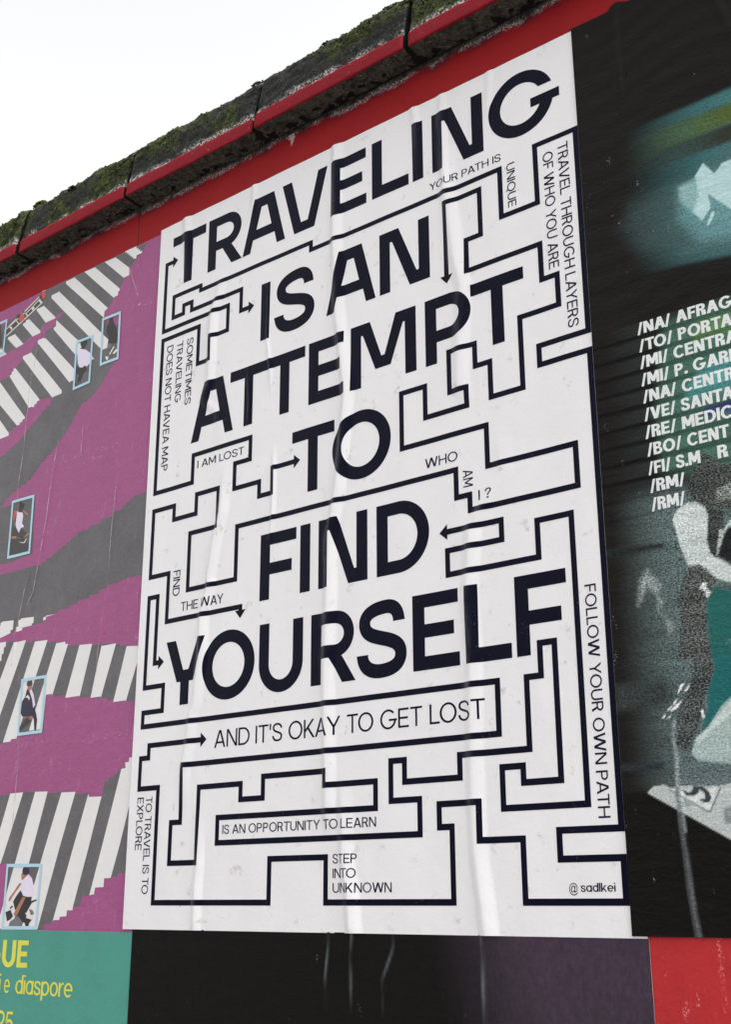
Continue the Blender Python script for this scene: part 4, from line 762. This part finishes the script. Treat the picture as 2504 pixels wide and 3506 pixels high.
t.l(t.math('MULTIPLY', t.noise(70, 4, 0.75, stretch=(1, 1, 0.35), lo=0.34, hi=0.66), 0.55), mxs.inputs[0]); t.l(tr_.outputs[0], mxs.inputs[1]); t.l(t.b.outputs[0], mxs.inputs[2])
t.l(mxs.outputs[0], t.t.nodes['Material Output'].inputs[0]); MAT['crease'] = t.out(alb((196, 184, 182)), 0.5, 0.3)
t = NT('scuffed crumple'); tr_ = t.n('ShaderNodeBsdfTransparent'); mxs = t.n('ShaderNodeMixShader')
t.l(t.math('MULTIPLY', t.noise(190, 4, 0.8, lo=0.55, hi=0.68), 0.7), mxs.inputs[0]); t.l(tr_.outputs[0], mxs.inputs[1]); t.l(t.b.outputs[0], mxs.inputs[2])
t.l(mxs.outputs[0], t.t.nodes['Material Output'].inputs[0]); MAT['scuff'] = t.out(alb((206, 184, 200)), 0.5, 0.3)
def strip(pts, w0):
    q = stroke([(x * 1000, z * 1000) for x, z in pts], w0 * 1000)
    return [(x / 1000, z / 1000) for x, z in q]
for p_, h_, wl_, wr_ in RIDGE_PURPLE: SH.layer('worn_crease', tri([strip([(x + 0.0006, z) for x, z in M(p_)], 0.0011)]), MAT['crease'], 0.0020)
for p_ in CRUMPLE: SH.layer('worn_crease', tri([strip(M(p_), 0.004)]), MAT['scuff'], 0.0020)
WHAT = ['person walking in a lilac top', 'person walking in black holding a stick', 'person with a pale backpack on a scooter', 'person in a dark suit jacket striding', 'person in a white shirt on a scooter', 'dark clothed person cut by the picture edge']
for fi, f_ in enumerate(FIGS):
    root = None
    for n_, (c_, p_) in enumerate(f_):
        o = SH.layer('printed_person' if root is None else 'person_patch', tris_of([M(p_)]), MAT['p_' + c_], 0.00060 + 0.00005 * n_, 'flat print of a ' + WHAT[fi] if root is None else None)
        if root is None: root = o
        elif o: o.parent = root; o.matrix_parent_inverse = Matrix.Identity(4); 

# ------------------------------------------------------------ teal green poster
grn = empty('event_poster', (-0.3, 0, Z0 - 1.4), 'teal green poster with yellow lettering below the magenta poster', 'poster')
SG = Sheet(lsp(-0.975, 0.03, 0.015), lsp(-1.40, -0.0052, 0.02), Relief([], 0.0030, 2.2, 0.0006), grn)
SG.base('paper_sheet', MAT['green'])
SG.layer('lettering', letters('GUE', (-0.402, -0.2655, -0.0718, -0.0235), 21.0, 18.0), MAT['yellow'], 0.0003, 'yellow lettering reading GUE')
SG.layer('lettering', letters('i', (-0.3480, -0.3425, -0.1178, -0.0845), 13.5, 10.5) + letters('e', (-0.3310, -0.3140, -0.1178, -0.0845), 13.5, 10.5) + letters('diaspore', (-0.2965, -0.127, -0.1178, -0.0845), 13.5, 10.5, False, 5), MAT['yellow'], 0.0003, 'yellow lettering reading i e diaspore')
SG.layer('lettering', letters('25', (-0.3445, -0.295, -0.188, -0.1500), 13.5, 11.0), MAT['yellow'], 0.0003, 'yellow figures reading 25')

# ------------------------------------------------------------ black poster below
def smooth(a, b, x): t = np.clip((x - a) / (b - a), 0, 1); return t * t * (3 - 2 * t)
blk = empty('black_poster', (0.5, 0, Z0 - 1.4), 'black poster turning purple grey at its right, below the maze poster', 'poster')
SB = Sheet(lsp(0.0252, 1.006, 0.0025), lsp(-1.4, -0.26, 0.06)[:-1] + lsp(-0.26, 0.001, 0.009), Relief(RIDGE_BLACK, 0.0036, 0.7, 0.0005), blk)
def black_cols(V):
    x, z = V[:, 0], V[:, 1]; n = len(x)
    c = np.tile(np.array(alb((18, 17, 16))), (n, 1)); p = np.array(alb((60, 50, 61)))
    k = smooth(0.66, 0.86, x + 0.25 * (z + 0.05)) * (0.75 + 0.25 * smooth(-0.3, 0, z)); c = c * (1 - k[:, None]) + p * k[:, None]
    crease_w = np.zeros(n)
    for r, h, wl, wr in SB.f.r:
        zz = r[::-1, 1]; cx = np.interp(z, zz, r[::-1, 0]); fd = np.clip((z - zz[0] + 0.05) / 0.05, 0, 1)
        crease_w = np.maximum(crease_w, fd * np.exp(-((x - cx - 0.0012) / 0.0022) ** 2) * (0.20 + 0.16 * np.sin(z * 70 + cx * 50)))
    c = c * (1 - crease_w[:, None]) + np.array(alb((128, 134, 138))) * crease_w[:, None]  # streaks beside the creases mixed towards pale grey
    return [('ink', 'FLOAT_COLOR', np.hstack([c, np.ones((n, 1))]), 'color'), ('grain', 'FLOAT', 0.10 + 0.04 * k, 'value')]
SB.base('paper_sheet', MAT['blackpaper'], cols=black_cols)

# ------------------------------------------------------------ red poster, lower right
redp = empty('red_poster', (1.5, 0, Z0 - 1.4), 'red poster with pale scuffs below the dark photo poster', 'poster')
SR = Sheet(lsp(1.0050, 2.0, 0.03), lsp(-1.4, 0.004, 0.03), Relief([], 0.0024, 5.0, 0.0008), redp)
SR.base('paper_sheet', MAT['redpaper'])

# ------------------------------------------------------------ the maze poster
mzp = empty('maze_poster', (0.5, 0, Z0), 'creased white poster with a navy line maze and large navy capitals', 'poster')
SW = Sheet(lsp(0.0, 1.0045, 0.0025), lsp(0.0, 1.4, 0.010), Relief(RIDGE_WHITE, 0.0044, 0.0, 0.0004), mzp)
SW.base('paper_sheet', MAT['white'])
INK = 0.0003
HW = 0.0046
def maze_outline(pts):
    L = []; R = []
    n = len(pts)
    for i, p in enumerate(pts):
        def nrm(a, b):
            d = (Vector(b) - Vector(a)).normalized(); return Vector((-d.y, d.x))
        p = Vector(p)
        if i == 0: m = nrm(pts[0], pts[1])
        elif i == n - 1: m = nrm(pts[-2], pts[-1])
        else: m = nrm(pts[i - 1], pts[i]) + nrm(pts[i], pts[i + 1])
        L.append(tuple(p + m * HW)); R.append(tuple(p - m * HW))
    return L + R[::-1]
heads_at = {0: (-1,), 1: (0, -1), 2: (0, -1), 3: (0, -1)}
AL, AW = 0.0150, 0.0128
for ci, ch in enumerate(MAZE):
    pts = M(ch); heads = []
    for e in ((0, 1), (-1, -2)):
        tip, prev = Vector(pts[e[0]]), Vector(pts[e[1]]); d = (tip - prev).normalized(); b = tip - d * AL; nn = Vector((-d.y, d.x))
        heads.append([tuple(tip), tuple(b + nn * AW), tuple(b - nn * AW)]); pts[e[0]] = tuple(b)
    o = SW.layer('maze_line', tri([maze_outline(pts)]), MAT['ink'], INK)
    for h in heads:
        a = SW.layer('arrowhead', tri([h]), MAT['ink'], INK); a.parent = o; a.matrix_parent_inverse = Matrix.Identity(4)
WORDS = [   # word, baseline, cap height, (letter, left edge, width)
 ('TRAVELING', 1.2480, 0.1170, [('T', .0411, .0967), ('R', .1466, None), ('A', .2444, .1124), ('V', .3484, .1136), ('E', .4718, .0832), ('L', .5682, .0818), ('I', .6590, None), ('N', .7016, .1060), ('G', .8200, None)]),
 ('IS AN', 1.0500, 0.1188, [('I', .2988, None), ('S', .3326, None), ('A', .4614, .1132), ('N', .5840, .1074)]),
 ('ATTEMPT', 0.8868, 0.1200, [('A', .1203, .1134), ('TT', .2232, None), ('E', .4212, .0848), ('M', .5190, .1410), ('P', .6790, None), ('T', .7715, .1000)]),
 ('TO', 0.7235, 0.1203, [('T', .3838, .0984), ('O', .4776, None)]),
 ('FIND', 0.5449, 0.1202, [('F', .3126, .0845), ('I', .4066, None), ('N', .4484, .1058), ('D', .5732, .1056)]),
 ('YOURSELF', 0.3826, 0.1196, [('Y', .0784, None), ('O', .1776, None), ('U', .3152, .1004), ('R', .4338, None), ('S', .5310, None), ('E', .6436, .0874), ('L', .7434, .0790), ('F', .8308, .0862)]),
]
def placed(ch, x, w, y, ch_h):
    if ch == 'TT':
        H = 120; polys = [[(37.5, 0), (59.8, 0), (59.8, 98.5), (127.8, 98.5), (127.8, 0), (150.6, 0), (150.6, 98.5), (189, 98.5), (189, 120), (0, 120), (0, 98.5), (37.5, 98.5)]]
    else: polys, _ = glyph(ch, w * 1000 if w else None)
    s = ch_h / 0.120
    return [[(x + px * 0.001, y + py * 0.001 * s) for px, py in p] for p in polys]
for word, y, h, row in WORDS:
    T = []
    for ch, x, w_ in row: T += tri(placed(ch, x, w_, y, h))
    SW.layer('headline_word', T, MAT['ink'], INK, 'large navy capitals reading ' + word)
CAP = [('YOUR PATH IS', (.6945, .8397, 1.2153, 1.2295), 0), ('UNIQUE', (.8500, .8654, 1.1210, 1.2030), 1), ('TRAVEL THROUGH LAYERS', (.9457, .9638, .8743, 1.2000), 1), ('OF WHO YOU ARE', (.9182, .9363, .9838, 1.1940), 1),
 ('SOMETIMES', (.0968, .1143, .9732, 1.1168), 1), ('TRAVELING', (.0678, .0848, .9850, 1.1172), 1), ('DOES NOT HAVEA MAP', (.0382, .0560, .8476, 1.1170), 1), ('I AM LOST', (.1412, .2645, .8312, .8466), 0),
 ('WHO', (.6736, .7371, .7090, .7254), 0), ('AM', (.7462, .7645, .6608, .6890), 1), ('I ?', (.7735, .7978, .6344, .6508), 0), ('FIND', (.0886, .1074, .5882, .6375), 1), ('THE WAY', (.1130, .2236, .5562, .5734), 0),
 ("AND IT'S OKAY TO GET LOST", (.2133, .7729, .2992, .3290), 0), ('FOLLOW YOUR OWN PATH', (.9460, .9638, .1508, .4716), 1), ('TO TRAVEL IS TO', (.0447, .0614, .0585, .2252), 1), ('EXPLORE', (.0216, .0386, .1330, .2246), 1),
 ('IS AN OPPORTUNITY TO LEARN', (.2398, .5690, .1540, .1688), 0), ('STEP', (.4826, .5309, .1016, .1157), 0), ('INTO', (.4827, .5296, .0800, .0942), 0), ('UNKNOWN', (.4828, .5978, .0584, .0728), 0), ('@ sadlkei', (.8961, .9645, .0528, .0682), 0)]
for body, bx, rt in CAP:
    if body[0] == '@':
        T = text_tris('@', (bx[0], .9092, .0528, .0686), 0.0) + letters('sadlkei', (.9133, bx[1], .0573, .0684), 15.0, 13.0, False, 6)
    else:
        st = 11.0 if body.startswith('AND') else 12.6
        T = letters(body, bx, st, st * 0.96, bool(rt))
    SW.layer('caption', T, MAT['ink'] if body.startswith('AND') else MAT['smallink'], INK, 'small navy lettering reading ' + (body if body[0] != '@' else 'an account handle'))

# ------------------------------------------------------------ dark photo poster on the right
drk = empty('photo_poster', (1.5, 0, Z0), 'dark poster with a teal tinted grainy photograph and a white list of places', 'poster')
DX0 = 0.9842
SD = Sheet(lsp(DX0, 1.28, 0.0016)[:-1] + lsp(1.28, 1.985, 0.012), lsp(0.0027, 1.405, 0.0020), Relief(RIDGE_DARK, 0.0062, 3.0, 0.0005), drk)
DE = M(DARKEDGE); dex = [p[0] for p in DE]; dez = [p[1] for p in DE]
def dark_top(x): return float(np.interp(x, dex, dez)) if x < dex[-1] else 1.402 + 0.002 * math.sin(x * 40)
def poly_sd(px, pz, poly):                    # signed distance, positive inside
    P = np.array(poly); n = len(P); ins = np.zeros(len(px), bool); dm = np.full(len(px), 1e9)
    for i in range(n):
        a = P[i]; b = P[(i + 1) % n]; ab = b - a; L = ab @ ab + 1e-18
        tt = np.clip(((px - a[0]) * ab[0] + (pz - a[1]) * ab[1]) / L, 0, 1)
        dm = np.minimum(dm, (px - a[0] - tt * ab[0]) ** 2 + (pz - a[1] - tt * ab[1]) ** 2)
        c = ((a[1] > pz) != (b[1] > pz))
        with np.errstate(divide='ignore', invalid='ignore'): xi = (b[0] - a[0]) * (pz - a[1]) / (b[1] - a[1]) + a[0]
        ins ^= c & (px < xi)
    return np.where(ins, 1, -1) * np.sqrt(dm)
LIST = [('/NA/ AFRAG', 1.0577, 1.2010, .8275, .8457), ('/TO/ PORTA', 1.0584, 1.1985, .8000, .8184), ('/MI/ CENTRA', 1.0580, 1.2030, .7738, .7923), ('/MI/ P. GARI', 1.0575, 1.1935, .7468, .7652), ('/NA/ CENTR', 1.0581, 1.1935, .7203, .7387),
        ('/VE/ SANTA', 1.0581, 1.1895, .6928, .7112), ('/RE/ MEDIC', 1.0572, 1.1850, .6662, .6846), ('/BO/ CENT', 1.0581, 1.1780, .6395, .6579), ('/FI/ S.M', 1.0574, 1.1345, .6120, .6304), ('R', 1.1590, 1.1735, .6122, .6306), ('/RM/', 1.0580, 1.1095, .5857, .6041), ('/RM/', 1.0580, 1.1075, .5587, .5771)]
def dark_cols(V):
    xr, z = V[:, 0], V[:, 1]; n = len(xr)
    lim_ = np.interp(z, [0.0, 0.0745, 0.2885, 0.518, 0.766, 1.0336, 1.3235], [1.118, 1.126, 1.148, 1.171, 1.196, 1.223, 1.250])
    x = np.minimum(xr, lim_); far = 1 - 0.8 * smooth(0.03, 0.45, xr - lim_)      # beyond: the blurred picture trails off sideways
    c = np.tile(np.array(alb((25, 23, 22))), (n, 1)); g = np.full(n, 0.16)
    c *= (1 + 0.12 * np.sin(z * 160 + 3 * np.sin(x * 20)))[:, None]
    for ci, (rgb, soft, gr_, poly) in enumerate(PAINT):
        sd = poly_sd(x, z, M(poly)); s = soft * 0.0004
        k = smooth(-s, s, sd)
        if ci in (3, 4): k = k * (smooth(0.99, 1.10, x) * 0.45 + smooth(1.08, 1.24, x) * 0.55)
        elif ci < 3: k = k * smooth(1.05, 1.235, x)
        elif soft >= 25: k = k * smooth(0.99, 1.09, x)
        c = c * (1 - k[:, None]) + np.array(alb(rgb)) * k[:, None]; g = g * (1 - k) + gr_ * k
        if ci == 11:                               # motion-blur bars behind the list
            for tx in LIST:
                if tx[0] in ('R',): continue
                bb = smooth(tx[3] - 0.0015, tx[3] + 0.001, z) * smooth(tx[4] + 0.002, tx[4] - 0.001, z) * smooth(0.995, 1.06, x)
                off = smooth(tx[3] - 0.0075, tx[3] - 0.004, z) * smooth(tx[3] + 0.0005, tx[3] - 0.002, z) * smooth(1.14, 1.02, x)
                c = c * (1 + 0.55 * bb[:, None]) + bb[:, None] * np.array([0.004, 0.010, 0.010]); c = c * (1 - 0.6 * off[:, None])
    c = c * far[:, None] + np.array(alb((25, 23, 22))) * (1 - far[:, None])
    return [('ink', 'FLOAT_COLOR', np.hstack([c, np.ones((n, 1))]), 'color'), ('grain', 'FLOAT', g, 'value')]
SD.base('paper_sheet', MAT['darkpaper'], top=dark_top, cols=dark_cols)
for body, x0, x1, z0, z1 in LIST:
    SD.layer('list_line', letters(body, (x0, x1, z0, z1), 23.0, 19.0, False, 5.0), MAT['lettering'], 0.0003)
